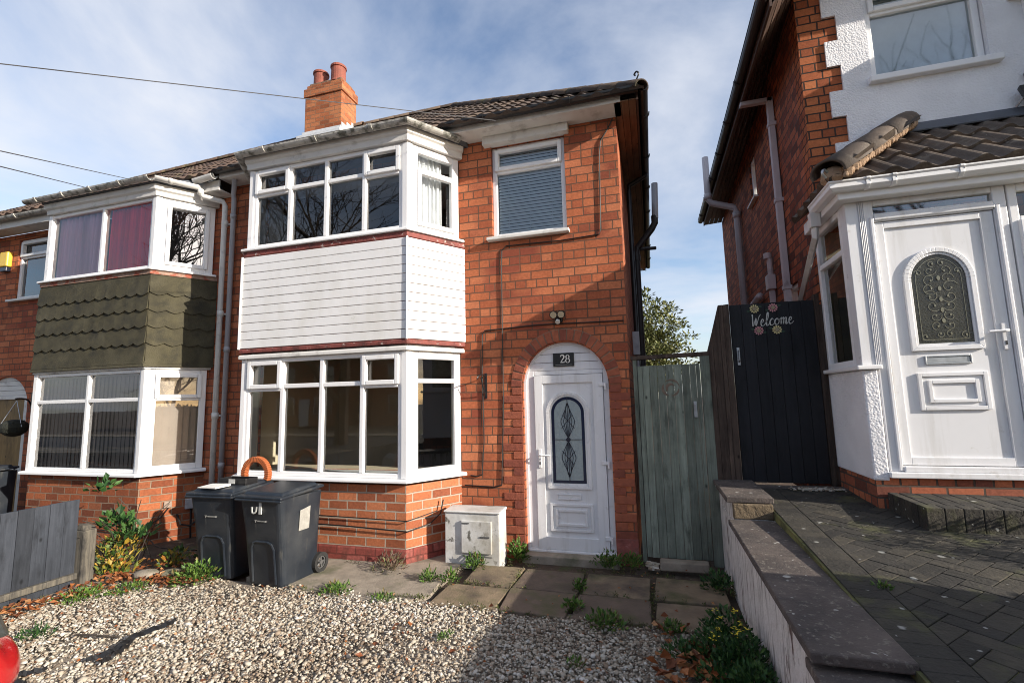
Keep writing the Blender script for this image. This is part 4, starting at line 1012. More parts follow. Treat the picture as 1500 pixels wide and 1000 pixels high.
mb.face([(p[0], p[1], 4.67) for p in o][::-1]); 
for i in range(3): mb.face([(o[i][0], o[i][1], 4.67), (o[i + 1][0], o[i + 1][1], 4.67), low[i + 1], low[i]])
mb.build('bay_roof', M['lead'], HL)
mb = MB(); gp = bay_pts(LXL, LXR, .1); e = Vector(gp[3]) * .62 + Vector(gp[2]) * .38
gutter(mb, [(gp[1][0] - .25, gp[1][1], 4.725), (gp[2][0], gp[2][1], 4.725)], .052, .55); mb.build('bay_gutter', M['gutterold'], HL)
mb = MB(); gutter(mb, [(gp[2][0], gp[2][1], 4.725), (e.x, e.y, 4.725)], .055, .35)
ex, ey = e.x + .05, e.y - .03
mb.tube([(ex, ey, 4.70), (ex, ey, 4.61)], .04, 10)
mb.tube([(ex, ey, 4.64), (ex + .02, ey + .02, 4.59), (-5.72, 5.10, 4.56), (-5.70, 5.12, 4.50), (-5.70, 5.13, .15)], .036, 10)
for z in (1.5, 2.9, 4.2): mb.tube([(-5.70, 5.13, z), (-5.70, 5.13, z + .08)], .043, 10); mb.box(-5.76, -5.64, 5.16, 5.2, z + .03, z + .05)
mb.build('downpipe', M['offwhite'], HL, smooth=True)
mb = MB(); gutter(mb, [(-5.95, 4.9, 4.80), (-5.62, 4.9, 4.83)], .055, .4); mb.split('gutter_end', M['offwhite'], HL)
# upper and side windows, door
mb = MB(); mb.fbox(F, -10.3, -9.0, 3.48, 3.52, -.06, .07); mb.build('window_sill', M['offwhite'], HL, bevel=.008)
window('window', F, [-10.2, -9.05], [3.522, 4.25, 4.555], HL, c=-.03, opener=((0, 1),), glassm='glassd')
mb = MB(); 
mb.fbox(F, LD[0], LD[0] + .13, .02, 1.92, -.1, -.03); mb.fbox(F, LD[1] - .13, LD[1], .02, 1.92, -.1, -.03); mb.fbox(F, LD[0] + .13, LD[1] - .13, 1.86, 1.92, -.1, -.03)
cxl = (LD[0] + LD[1]) / 2
for (y0, y1) in ((1.923, 2.0), (2.004, 2.08), (2.084, 2.155), (2.159, 2.225)):
    ls = np.linspace(y0, y1, 5); hwl = lambda b: (LD[1] - cxl) * math.sqrt(max(0, 1 - ((max(b, LD[2]) - LD[2]) / (LD[3] - LD[2])) ** 2))
    mb.fprism(F, [(cxl + hwl(b) - .003, b) for b in ls] + [(cxl - hwl(b) + .003, b) for b in ls[::-1]], -.08, -.04)
mb.fbox(F, LD[0] + .13, LD[1] - .13, .72, .78, -.1, -.035); mb.build('door_frame', M['offwhite'], HL, bevel=.005)
mb = MB(); mb.fbox(F, LD[0] + .13, LD[1] - .13, .04, .72, -.12, -.06); mb.fbox(F, LD[0] + .13, LD[1] - .13, .78, 1.86, -.12, -.06); mb.build('door', M['brown_door'], HL)
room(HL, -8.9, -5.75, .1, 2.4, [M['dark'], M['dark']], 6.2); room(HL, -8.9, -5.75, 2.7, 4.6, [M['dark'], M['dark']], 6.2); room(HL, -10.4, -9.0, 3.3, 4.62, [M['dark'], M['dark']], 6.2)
# eaves and roof
mb = MB(); mb.fbox(F, -13.2, -5.63, 4.66, 4.80, .24, .26); mb.box(-13.2, -5.63, 4.962, 5.2, 4.665, 4.68); mb.split('fascia', M['offwhite'], HL)
mb = MB(); gutter(mb, [(-13.3, 4.935, 4.82), (-8.95, 4.935, 4.82)], .055, .8); gutter(mb, [(-5.95, 4.935, 4.84), (-5.63, 4.935, 4.86)], .05, .8); mb.split('gutter', M['gutterold'], HL)
mb = MB(); tile_slope(mb, (-13.3, 4.83, 4.80), (-5.66, 4.83, 4.84), (-13.3, yr, 7.42), (-5.66, yr, zr - .0), 15, .2, .024, .02)
mb.face([(-5.66, 12.17, 4.95), (-13.3, 12.17, 4.9), (-13.3, yr, 7.42), (-5.66, yr, zr)]); mb.build('roof', M['tile2'], HL)
mb = MB(); hip_tiles(mb, (-5.7, yr, zr + .02), (-13.3, yr, 7.45), .11, .33); mb.build('ridge_tile', M['tile2'], HL, smooth=True)
# meter socket, box and cables on the bay return
fr = bay_frames(LXL, LXR, -.02)[2]
mb = MB(); mb.fbox(fr, .50, .62, .33, .46, 0, .05); mb.build('cable_box', M['grey'], HL, bevel=.008)
mb = MB(); mb.fbox(fr, .27, .36, .375, .455, 0, .03); mb.build('wall_socket', plain('beige_socket', (.3, .22, .17), .6), HL, bevel=.008)
mb = MB(); mb.tube([fr.P(.33, .38, .02), fr.P(.25, .27, .03), fr.P(.1, .17, .03), fr.P(-.05, .13, .04), (-6.6, 4.6, .12), (-7.1, 4.6, .14)], .007, 5)
mb.tube([fr.P(.42, .28, .02), fr.P(.46, .15, .06), fr.P(.56, .12, .08), fr.P(.68, .2, .06), (-5.8, 5.15, .32)], .012, 6); mb.tube([fr.P(.57, .34, .02), fr.P(.575, .1, .03), fr.P(.58, -.05, .03)], .012, 6); mb.tube(smooth_path([(-6.7, 4.5, .03), (-6.1, 4.6, .06), (-5.6, 4.4, .05), (-5.0, 4.5, .03), (-4.6, 4.55, .1)], 5), .008, 5); mb.build('cable', M['cable'], HL)
# second downpipe belongs to house 28
mb = MB(); mb.tube([(-5.42, 5.0, 4.93), (-5.44, 5.02, 4.80), (-5.56, 5.12, 4.66), (-5.565, 5.14, 4.58), (-5.565, 5.14, .1)], .033, 10)
for z in (.85, 2.4, 4.3): mb.tube([(-5.565, 5.14, z), (-5.565, 5.14, z + .07)], .04, 10)
mb.build('downpipe', M['grey'], H28, smooth=True)

# curtains and blinds
A = bay_frames(LXL, LXR)
o = curtain(A[1], .1, 1.05, 3.56, 4.48, -.11, .035, 8).build('curtain', M['pink'], smooth=True); tag(o, 'pale pink curtain behind the left upper bay pane above the green shingles', 'curtain', 'curtains in the green shingled bay')
o = curtain(A[1], 1.1, 2.0, 3.56, 4.48, -.11, .035, 10).build('curtain', M['redcurt'], smooth=True); tag(o, 'deep red curtain behind the right upper bay pane above the green shingles', 'curtain', 'curtains in the green shingled bay')
def vblind(f, a0, a1, z0, z1, c, wd=.082):
    mb = MB(); n = int((a1 - a0) / .075)
    for k in range(n):
        a = a0 + (k + .5) * (a1 - a0) / n; t = R(11 + random.uniform(-6, 6)); dx_, dc = math.cos(t) * wd / 2, math.sin(t) * wd / 2
        p0, p1 = f.P(a - dx_, z0, c - dc), f.P(a + dx_, z0, c + dc); mb.cv = random.random()
        mb.face([p0, p1, (p1[0], p1[1], z1), (p0[0], p0[1], z1)])
    mb.cv = None; mb.fbox(f, a0, a1, z1, z1 + .03, c - .02, c + .02)
    return mb
o = vblind(A[1], .08, fl[1].len - .1, .87, 2.1, -.095).build('vertical_blind', M['vblind']); tag(o, 'brown vertical slat blind across the wide lower bay window beside the grey fence', 'blind', 'vertical blinds in the lower bay')
o = vblind(A[2], .06, .66, .87, 2.1, -.095).build('vertical_blind', M['vblind']); tag(o, 'brown vertical slat blind in the angled lower bay pane near the downpipes', 'blind', 'vertical blinds in the lower bay')
B = bay_frames(XL, XR)
o = curtain(B[2], .2, .52, 3.6, 4.58, -.12, .025, 5, 70).build('curtain', M['net'], smooth=True); tag(o, 'white gathered curtain in the angled upper pane of the white boarded bay', 'curtain')
mb = MB()
for k in range(26):
    z = 3.64 + k * .041; mb.hexa([F.P(-1.65, z, -.105), F.P(-.885, z, -.105), F.P(-.885, z + .036, -.118), F.P(-1.65, z + .036, -.118), F.P(-1.65, z + .0, -.1), F.P(-.885, z + .0, -.1), F.P(-.885, z + .037, -.113), F.P(-1.65, z + .037, -.113)])
for a in (-1.53, -1.27, -1.0): mb.tube([F.P(a, 3.62, -.098), F.P(a, 4.68, -.098)], .002, 4)
o = mb.build('venetian_blind', M['slat']); tag(o, 'pale grey venetian blind closed behind the single upper window', 'blind')

# small things fixed to the fronts
S = thing('house_number_sign', 'black number plaque reading 28 above the arched front door', 'sign', (-.93, 5.25, 2.08))
mb = MB(); mb.fbox(F, -1.045, -.81, 2.015, 2.165, -.062, -.045); mb.build('plaque', plain('slate', (.012, .011, .01), .35, .1), S, bevel=.003)
mb = MB(); ox, oy = -.965, 2.055; k = .085
two = smooth_path([(.08, .78), (.12, .95), (.32, 1.0), (.5, .9), (.5, .68), (.3, .38), (.06, .06)], 6)
mb.ribbon(F, [(ox + a * k, oy + b * k) for a, b in two], [.006 + .008 * math.sin(3.14 * i / len(two)) for i in range(len(two))], -.045, -.042)
mb.ribbon(F, [(ox + .04 * k, oy + .05 * k), (ox + .58 * k, oy + .05 * k)], .011, -.045, -.042); mb.ribbon(F, [(ox + .55 * k, oy + .02 * k), (ox + .6 * k, oy + .22 * k)], .006, -.045, -.042)
for (cyy, rx, ry) in ((.74, .2, .24), (.26, .25, .27)):
    e_ = [(1.0 + rx * math.cos(t), cyy + ry * math.sin(t)) for t in np.linspace(0, 6.2832, 25)]
    mb.ribbon(F, [(ox + a * k, oy + b * k) for a, b in e_], [.005 + .008 * abs(math.cos(t)) for t in np.linspace(0, 6.2832, 25)], -.045, -.0415)
mb.build('numerals', M['paper'], S)
mb = MB(); mb.fbox(F, -1.02, -.83, 2.030, 2.0325, -.045, -.0435); mb.build('rule_line', M['label'], S)

S = thing('security_light', 'twin black floodlight fixed to brick above the red door arch', 'light', (-.95, 5.2, 2.56))
mb = MB(); mb.fbox(F, -.99, -.91, 2.50, 2.58, 0, .05); mb.tube([F.P(-.95, 2.55, .04), F.P(-.95, 2.53, .1)], .02, 8); mb.build('mount', M['black'], S, bevel=.006)
for a in (-.99, -.905):
    mb = MB(); mb.tube([F.P(a, 2.60, .03), F.P(a, 2.585, .09), F.P(a, 2.57, .13)], [.03, .042, .045], 14); hd = mb.build('lamp_head', M['black'], S)
    mb = MB(); mb.tube([F.P(a, 2.57, .131), F.P(a, 2.569, .134)], .036, 14); mb.build('lens', plain('warm_lens', (.5, .42, .28), .15, .1), hd)
mb = MB(); mb.tube([F.P(-.95, 2.52, .08), F.P(-.95, 2.49, .1)], [.02, .028], 10); mb.build('sensor', M['paper'], S)
S = thing('basket_bracket', 'black iron hanging basket bracket on brick beside the bay window', 'bracket', (-1.83, 5.2, 1.8))
mb = MB(); mb.fbox(F, -1.845, -1.815, 1.68, 1.97, .0, .012); mb.build('back_plate', M['black'], S, bevel=.002)
mb = MB(); mb.tube(smooth_path([F.P(-1.83, 1.93, .01), F.P(-1.83, 1.95, .12), F.P(-1.84, 1.93, .22), F.P(-1.85, 1.90, .24), F.P(-1.85, 1.91, .21)], 5), .008, 6); mb.tube(smooth_path([F.P(-1.83, 1.72, .01), F.P(-1.835, 1.8, .08), F.P(-1.84, 1.92, .14)], 5), .008, 6); mb.build('arm', M['black'], S)
S = thing('alarm_box', 'yellow burglar alarm box on brick beside the small upper window', 'alarm', (-10.42, 5.15, 4.2))
mb = MB(); mb.fbox(F, -10.54, -10.34, 4.10, 4.36, 0, .08); mb.build('case', M['yellow'], S, bevel=.02); mb = MB(); mb.fbox(F, -10.52, -10.36, 4.02, 4.098, 0, .07); mb.build('strobe_lens', plain('blue_lens', (.01, .015, .03), .3), S, bevel=.01)
S = thing('hanging_basket', 'empty dark hanging basket beside the neighbouring white arched doorway', 'basket', (-9.47, 5.0, 1.4))
bx, by = -9.42, 4.96
mb = MB(); mb.lathe((bx, by, 1.28), [(.02, 0), (.09, .02), (.145, .07), (.165, .14), (.15, .2), (.10, .245), (.03, .26)], 18); clump(mb, (bx, by, 1.36), .17, .17, 160, .05, .03, .1, -.03); mb.build('bowl', M['basket'], S)
mb = MB()
for t in (0, 2.1, 4.2): mb.tube([(bx + .165 * math.cos(t), by + .165 * math.sin(t), 1.43), (bx, by, 1.83)], .004, 4)
mb.build('chain', M['galv'], S)
mb = MB(); mb.tube(smooth_path([(bx - .05, 5.19, 1.72), (bx - .02, 5.1, 1.84), (bx, by, 1.86), (bx, by - .02, 1.84)], 5), .012, 6); mb.box(bx - .07, bx - .03, 5.17, 5.2, 1.7, 1.95); mb.build('bracket', M['black'], S)
S = thing('meter_cabinet', 'scuffed white meter cabinet on the ground between bay and front door', 'cabinet', (-1.9, 5.05, 0))
mb = MB(); x0, x1, y0 = -2.155, -1.555, 4.75
mb.box(x0, x1, y0, 4.99, -.04, .51); mb.hexa([(x0 - .01, y0 - .015, .51), (x1 + .01, y0 - .015, .51), (x1 + .01, 4.995, .51), (x0 - .01, 4.995, .51), (x0 - .01, y0 - .015, .53), (x1 + .01, y0 - .015, .53), (x1 + .01, 4.995, .54), (x0 - .01, 4.995, .54)])
mb.build('case', M['meter'], S, bevel=.01)
mb = MB(); G_ = FR((x0, y0), (x1, y0)); mb.fbox(G_, .19, .52, .12, .44, 0, .022); mb.build('cabinet_door', M['meter'], S, bevel=.008)
mb = MB(); mb.fbox(G_, .40, .50, .28, .292, .022, .03); mb.fbox(G_, .2, .28, .41, .42, .022, .028); mb.fbox(G_, .2, .52, .085, .092, 0, .004); mb.split('latch', M['hub'], S)

# ------------------------------------------------------------------ right house
HR = thing('detached_house', 'brick and white rendered house with tiled porch and brick quoins', 'house', (3.2, 5.3, .7))
XS, YR = 1.69, 5.3
F2 = FR((0, YR), (1, YR)); S2 = FR((XS, 0), (XS, -1))   # side wall: a = -y
mb = MB(); mb.panel(S2, -11.0, -5.501, .5, 5.38, [(-8.02, -7.62, 4.62, 5.30), (-6.55, -6.1, 2.35, 2.95)], -.2, 0); mb.hexa([(XS, 11, 5.381), (XS, 5.501, 5.381), (XS + .2, 5.501, 5.381), (XS + .2, 11, 5.381), (XS, 11, 5.42), (XS, 5.501, 5.92), (XS + .2, 5.501, 5.92), (XS + .2, 11, 5.42)]); mb.box(XS + .21, 8, 10.8, 11, .5, 5.36); mb.build('side_wall', M['brick_side'], HR)
mb = MB(); mb.panel(F2, XS, 8, .5, 6.13, [(2.24, 3.32, 4.71, 5.81)], -.2, 0); mb.build('front_wall', M['brick_quoin'], HR)
mb = MB()
zt = 3.86; wide = True
mb.panel(F2, 2.045, 3.6, 3.86, 6.12, [(2.30, 3.26, 4.76, 5.75)], -.12, .022)
zt = 5.81; wide = False
while zt > 3.9:
    z0_ = zt - .277
    if not wide: mb.fbox(F2, 1.922, 2.045, z0_, zt, 0, .022)
    wide = not wide; zt = z0_
mb.fbox(F2, 3.6, 8, .5, 6.12, 0, .022); mb.build('render', M['render'], HR)
# first floor window
mb = MB(); mb.fbox(F2, 2.26, 3.33, 4.70, 4.765, -.1, .09); mb.build('window_sill', M['pvc'], HR, bevel=.01)
window('window', F2, [2.305, 3.255], [4.767, 5.50, 5.748], HR, fw=.06, opener=((0, 1),), c=-.03, glassm='glassr')
mb = MB(); mb.fbox(F2, 2.31, 3.25, 4.77, 5.74, -.115, -.105); mb.build('window_backing', plain('pale_backing', (.70, .76, .75), .8), HR)  # pale sheet added behind the glass to brighten the pane
# side window
fr = FR((XS - 0, -0), (XS, -1)); mb = MB(); mb.fbox(S2, -8.08, -7.56, 4.58, 4.615, -.05, .06); mb.build('window_sill', M['offwhite'], HR, bevel=.005)
window('side_window', S2, [-8.02, -7.62], [4.62, 5.30], HR, c=-.03); window('side_window', S2, [-6.55, -6.1], [2.35, 2.95], HR, c=-.03)
# eaves
mb = MB()
for k in range(4):
    t0, t1 = k / 4, k / 4 + .235; x0, x1 = 1.335 + .355 * t0, 1.335 + .355 * t1
    z = lambda y, t: 5.40 + t * (.02 + (11 - y) / 6 * .47)
    mb.hexa([(x0, 4.75, z(4.75, t0)), (x1, 4.75, z(4.75, t1)), (x1, 11, z(11, t1)), (x0, 11, z(11, t0)), (x0, 4.75, z(4.75, t0) + .012), (x1, 4.75, z(4.75, t1) + .012), (x1, 11, z(11, t1) + .012), (x0, 11, z(11, t0) + .012)])
mb.build('side_soffit', M['soffitd'], HR)
mb = MB(); mb.box(1.31, 1.333, 4.75, 11.0, 5.385, 5.51); mb.build('side_fascia', M['soffitd'], HR)
mb = MB(); gutter(mb, [(1.31, 11.0, 5.50), (1.31, 4.72, 5.50)], .055, .9); mb.split('gutter', plain('brown_gutter', (.03, .022, .02), .45, .1), HR)
mb = MB(); mb.face([(1.2, 4.75, 5.53), (4.6, 8, 8.4), (1.2, 11, 5.53)]); mb.face([(1.2, 4.75, 5.53), (2.0, 4.75, 6.15), (8, 4.75, 6.15), (8, 8, 8.4), (4.6, 8, 8.4)]); mb.face([(1.2, 11, 5.53), (4.6, 8, 8.4), (8, 8, 8.4), (8, 11, 5.53)]); mb.face([(2.0, 4.76, 6.14), (8, 4.76, 6.14), (8, 5.3, 6.14), (2.0, 5.3, 6.14)]); mb.build('roof', M['tile'], HR)
# pipes on the side wall
mb = MB(); xo = XS - .05
mb.box(1.30, xo + .03, 6.32, 6.39, 5.33, 5.385); mb.box(xo - .035, xo + .035, 6.32, 6.39,      .8, 5.385)
for z in (2.9, 4.0, 5.0): mb.box(xo - .045, XS, 6.31, 6.40, z, z + .05)
mb.build('square_downpipe', M['mauve'], HR, bevel=.006)
mb = MB(); mb.tube([(xo - .02, 8.9, .7), (xo - .02, 8.9, 4.85), (xo - .05, 8.9, 4.95), (1.22, 8.9, 5.08), (1.17, 8.9, 5.16), (1.17, 8.9, 5.95)], .055, 12)
for z in (4.75, 2.6, 5.15): mb.tube([(xo - .02 if z < 5 else 1.17, 8.9, z), (xo - .02 if z < 5 else 1.17, 8.9, z + .1)], .068, 12)
mb.tube([(xo - .02, 8.9, 2.6), (xo - .02, 8.6, 2.95), (xo - .02, 8.2, 3.05), (xo - .02, 7.7, 3.1)], .05, 10)
mb.build('soil_pipe', M['mauve'], HR, smooth=True)
mb = MB(); mb.box(xo - .06, xo + .04, 6.98, 7.12, 3.05, 3.25); mb.box(xo - .035, xo + .03, 7.02, 7.08, .8, 3.05); mb.tube([(xo, 7.05, 3.25), (xo, 7.05, 3.5)], .035, 10); mb.tube([(xo - .02, 7.05, 3.48), (xo - .02, 7.05, 3.56)], .05, 10); mb.build('hopper', M['mauve'], HR, bevel=.006)
# ---- porch
YP = 4.5; XP = 1.65; FP = FR((0, YP), (1, YP)); SP = FR((XP, 0), (XP, -1))
mb = MB(); mb.box(XP + .008, 4.2, YP + .01, 5.3, .62, 1.0); mb.build('porch_plinth', M['brick_side'], HR)
mb = MB(); mb.prism([(XP - .005, YP + .0), (XP + .10, YP - .008), (XP + .10, YP + .1), (XP + .1, 5.3), (XP - .005, 5.3)], .96, 1.83); mb.build('porch_wall', M['render'], HR, bevel=.012)
mb = MB(); mb.prism([(XP - .05, YP - .04), (XP + .125, YP - .04), (XP + .125, 5.3), (XP - .05, 5.3)], 1.832, 1.868); mb.build('porch_sill', M['pvc'], HR, bevel=.008)
# left light
window('porch_window', SP, [-5.28, -4.62], [1.87, 2.86, 3.235], HR, fw=.055, opener=(), glassm='glassd', c=0)
mb = MB(); mb.box(XP, XP + .09, YP - .0, YP + .12, 1.87, 3.235)
for k in range(4): mb.box(XP + .094 + k * .012, XP + .1 + k * .012, YP - .008, YP + .02, 1.87, 3.235)
mb.box(XP + .09, XP + .15, YP + .004, YP + .1, 1.87, 3.235); mb.build('porch_corner_post', M['pvc2'], HR, bevel=.004)
# door frame + transom light
a0, a1 = 1.755, 2.735
mb = MB(); mb.fbox(FP, a0, a0 + .095, 1.03, 3.235, -.08, .0); mb.fbox(FP, a1 - .085, a1, 1.03, 3.235, -.08, 0); mb.fbox(FP, a0 + .095, a1 - .085, 3.185, 3.235, -.08, 0); mb.fbox(FP, a0 + .095, a1 - .085, 3.05, 3.12, -.08, .004); mb.fbox(FP, a0 - .01, a1 + .6, .985, 1.03, -.08, .035); mb.fbox(FP, a0 + .095, a1 - .085, 1.03, 1.075, -.08, .02)
rect_ring(mb, FP, a0 + .06, a1 - .05, 1.04, 3.09, .03, 0, .014)
mb.build('porch_door_frame', M['pvc2'], HR, bevel=.007)
mb = MB(); mb.face([FP.P(a0 + .095, 3.12, -.03), FP.P(a1 - .085, 3.12, -.03), FP.P(a1 - .085, 3.185, -.03), FP.P(a0 + .095, 3.185, -.03)]); mb.build('transom_light', M['glassr'], HR)
door_leaf(FP, a0 + .1, a1 - .09, 1.08, 3.045, -.03, HR, (2.062, 2.425, 2.02, 2.53, 2.735), (2.085, 2.39, 1.855, 1.925), (2.02, 2.47, 1.50, 1.79), (.06, .085, .055, .06), 2.605, 2.09, None, 'galv', 'scroll')
window('porch_sidelight', FP, [2.745, 3.4], [1.87, 2.95, 3.235], HR, fw=.06, c=0, glassm='glassd', opener=((0, 0),)); mb = MB(); mb.fbox(FP, 2.745, 3.4, 1.03, 1.865, -.1, 0); mb.build('porch_panel', M['pvc2'], HR, bevel=.006)
mb = MB(); mb.box(3.4, 3.5, YP, 5.3, 1.03, 3.235); mb.build('porch_end_post', M['pvc2'], HR)
mb = MB(); mb.box(XP + .045, 3.38, 5.2, 5.28, 1.87, 3.2); mb.box(XP + .75, XP + .8, 4.6, 5.2, 1.1, 3.2); mb.build('porch_inner_wall', plain('cream_wall', (.4, .37, .25), .8), HR)
# porch roof, fascia, gutter
gx, gy, gz = 1.49, 4.31, 3.36
mb = MB(); mb.sweep([(gx + .08, 5.3, gz - .125), (gx + .08, gy + .08, gz - .125), (3.7, gy + .08, gz - .125)], [(-.2, 0), (0, 0), (0, .11), (-.2, .11)]); mb.build('porch_fascia', M['pvc'], HR, bevel=.005)
mb = MB(); prof = [(0, -.07), (.05, -.07), (.075, -.045), (.075, -.012), (.085, 0), (.085, .012), (.077, .012), (.07, -.04), (.045, -.062), (.008, -.062), (.008, .01), (0, .01)]
pth = [(gx + .08, 4.86, gz), (gx + .08, gy + .08, gz), (3.7, gy + .08, gz)]
mb.sweep(pth, prof)
for x in (1.75, 1.93, 2.37, 2.9): mb.sweep([(x, gy + .08, gz), (x + .03, gy + .08, gz)], [(o_ * 1.08 + .0, z_ * 1.08) for o_, z_ in prof])
mb.build('porch_gutter', M['pvc'], HR, bevel=.003)
mb = MB(); mb.box(gx - .005, gx + .075, 4.80, 4.88, gz - .2, gz - .06)
mb.tube([(gx + .035, 4.84, gz - .2), (gx + .035, 4.85, gz - .28), (XS - .06, 5.9, 2.62), (XS - .06, 6.2, 2.45)], .034, 4); mb.build('porch_downpipe', M['offwhite'], HR, bevel=.004)
mb = MB(); zt = 4.14
tile_slope(mb, (gx, gy, gz + .01), (3.7, gy, gz + .01), (gx, YR, zt), (3.7, YR, zt), 3, .195, .03, .03, clip=lambda d: (d / math.hypot(YR - gy, zt - gz) * 1.0, 2.21), samples=10)
mb.face([(gx, gy, gz), (2.49, YR, zt), (gx, YR, gz)])
tile_slope(mb, (gx, 5.3, gz + .01), (gx, gy, gz + .01), (2.49, 5.3, zt), (2.49, gy, zt), 3, .195, .03, .03, clip=lambda d: (0, .99 - d / 1.27 * .99))
mb.build('porch_roof', M['tile3'], HR, smooth=False)
mb = MB(); hip_tiles(mb, (gx + .0, gy + .0, gz + .085), (2.53, YR + .03, zt + .13), .135, .44); mb.build('porch_hip_tile', M['tile3'], HR, smooth=True, angle=60)
mb = MB()
for k in range(40):
    t = k / 39; p = Vector((gx + .03, gy + .02, gz + .05)).lerp(Vector((2.51, YR + .02, zt + .09)), t); s = random.uniform(.014, .024)
    mb.hexa([(p.x + .075 + a * s + random.uniform(-.008, .008), p.y - .085 + b * s + random.uniform(-.008, .008), p.z - .02 + c_ * s * 1.3) for c_ in (-1, 1) for a, b in ((-1, -1), (1, -1), (1, 1), (-1, 1))])
mb.lathe((gx + .06, gy + .06, gz + .0), [(.06, 0), (.1, .04), (.09, .11), (.04, .15)], 10)
mb.build('hip_bedding', M['mortar'], HR, bevel=.012)
mb = MB(); mb.sweep([(2.4, YR - .03, zt), (3.7, YR - .03, zt)], [(-.03, .0), (.07, -.03), (.075, -.02), (0, .09), (-.03, .09)]); mb.face([(gx, 5.29, gz + .02), (gx - .0, 5.0, gz + .02), (2.3, 5.29, zt - .05)]); mb.build('roof_flashing', M['lead'], HR)
mb = MB(); mb.tube(smooth_path([(gx - .02, gy - .01, gz + .04), (gx - .05, gy - .03, gz + .08), (gx - .03, gy - .02, gz + .11), (gx, gy, gz + .09)], 4), .01, 6); mb.build('hip_iron', M['galv'], HR)
# bay of the right house just outside the picture
RX0, RX1 = 3.95, 6.4
Pb = [(RX0 - .42, YR), (RX0, YR - .65), (RX1, YR - .65), (RX1 + .42, YR)]
mb = MB(); mb.prism([(Pb[0][0], YR + .0)] + Pb[1:3] + [(Pb[3][0], YR)], .5, 1.55); mb.prism([(Pb[0][0], YR)] + Pb[1:3] + [(Pb[3][0], YR)], 2.95, 4.2); mb.build('bay_wall', M['render'], HR)
for i in range(3):
    f = FR(Pb[i], Pb[i + 1])
    for (z0, z1) in ((1.56, 2.94), (4.21, 5.3)): window('bay_window', f, [.03, f.len - .03] if i != 1 else [.03, .8, 1.6, f.len - .03], [z0, z1 - .35, z1], HR, fw=.07, glassm='glassd')
mb = MB(); mb.prism([(Pb[0][0] - .1, YR)] + [(Pb[1][0] - .05, YR - .75), (Pb[2][0] + .05, YR - .75)] + [(Pb[3][0] + .1, YR)], 5.3, 5.5); mb.build('bay_roof', M['offwhite'], HR)
S = thing('floodlight', 'black square floodlight leaning on the white render above porch tiles', 'light', (3.47, 5.2, 4.3))
mb = MB(); mb.hexa([(3.36, 5.10, 4.24), (3.6, 5.10, 4.24), (3.6, 5.14, 4.22), (3.36, 5.14, 4.22), (3.38, 5.19, 4.4), (3.62, 5.19, 4.4), (3.62, 5.23, 4.38), (3.38, 5.23, 4.38)]); mb.build('lamp_case', M['black'], S, bevel=.008)
mb = MB(); mb.tube([(3.34, 5.2, 4.2), (3.36, 5.15, 4.25), (3.6, 5.15, 4.25), (3.64, 5.2, 4.2)], .012, 6); mb.build('stirrup', M['galv'], S)
mb = MB(); mb.fbox(F2, 3.47, 3.6, 4.50, 4.56, .022, .12)
o = mb.build('wall_sensor', M['black'], bevel=.02); tag(o, 'small black sensor on the white render above the floodlight', 'sensor')

# ------------------------------------------------------------------ gates, fence, garden walls
S = thing('side_gate', 'weathered green boarded side gate with faded ring mark beside front door', 'gate', (.18, 5.22, 0))
FG = FR((0, 5.2), (1, 5.2))
mb = MB(); xs_ = [-.135, -.085, -.015, .065, .145, .225, .305, .385, .445, .485]
for i in range(len(xs_) - 1): mb.fbox(FG, xs_[i] + .001, xs_[i + 1] - .002, .055 + random.uniform(-.004, .004), 1.98 + random.uniform(-.004, .004), -.03 - random.uniform(0, .003), -.005 + random.uniform(0, .003))
mb.build('board_panel', M['greengate'], S, bevel=.003)
mb = MB(); mb.fbox(FG, -.18, -.14, 0, 2.06, -.05, .0); mb.fbox(FG, .49, .578, 0, 2.07, -.05, .002); mb.split('gate_post', M['greengate'], S, bevel=.004)
mb = MB(); mb.hexa([FG.P(-.2, 2.045, .01), FG.P(.58, 2.06, .01), FG.P(.58, 2.06, -.07), FG.P(-.2, 2.045, -.07), FG.P(-.2, 2.085, .01), FG.P(.58, 2.1, .01), FG.P(.58, 2.1, -.07), FG.P(-.2, 2.085, -.07)]); mb.build('top_rail', M['brownfence'], S, bevel=.004)
mb = MB(); mb.fbox(FG, .40, .43, 1.44, 1.60, 0, .01); mb.tube([FG.P(.415, 1.57, .01), FG.P(.415, 1.57, .03), FG.P(.41, 1.51, .03)], .007, 6); mb.split('latch', M['galv'], S, bevel=.003)
mb = MB()
for (rr, wv, t0_, t1_) in ((.085, .02, .1, 2.2), (.08, .03, 2.6, 4.4), (.078, .022, 4.7, 6.2), (.04, .03, .5, 3.9)): mb.ribbon(FG, [(.19 + rr * math.cos(t), 1.74 + rr * math.sin(t)) for t in np.linspace(t0_, t1_, 12)], [wv * math.sin(math.pi * (k + .5) / 12.5) for k in range(12)], -.004, .0012)
mb.build('ring_mark', plain('faded_red', (.17, .125, .095), .9, .4, 30), S)

S = thing('wooden_fence', 'dark brown boarded filler panel with slanted top between the two gates', 'fence', (.67, 5.2, .8))
mb = MB(); FB = FR((0, 5.21), (1, 5.21))
for (x0, x1, t0, t1) in ((.555, .625, 2.06, 2.30), (.627, .70, 2.31, 2.57), (.702, .74, 2.57, 2.57), (.742, .80, 2.57, 2.575)):
    mb.cv = random.random(); mb.fprism(FB, [(x0, .80), (x1, .80), (x1, t1), (x0, t0)], -.03 - .01 * random.random(), .0 + .008 * random.random())
mb.build('board_panel', M['brownfence'], S, bevel=.003)
mb = MB(); mb.box(.745, .80, 5.235, 5.3, .3, 2.55); mb.build('fence_post', M['brownfence'], S, bevel=.004)

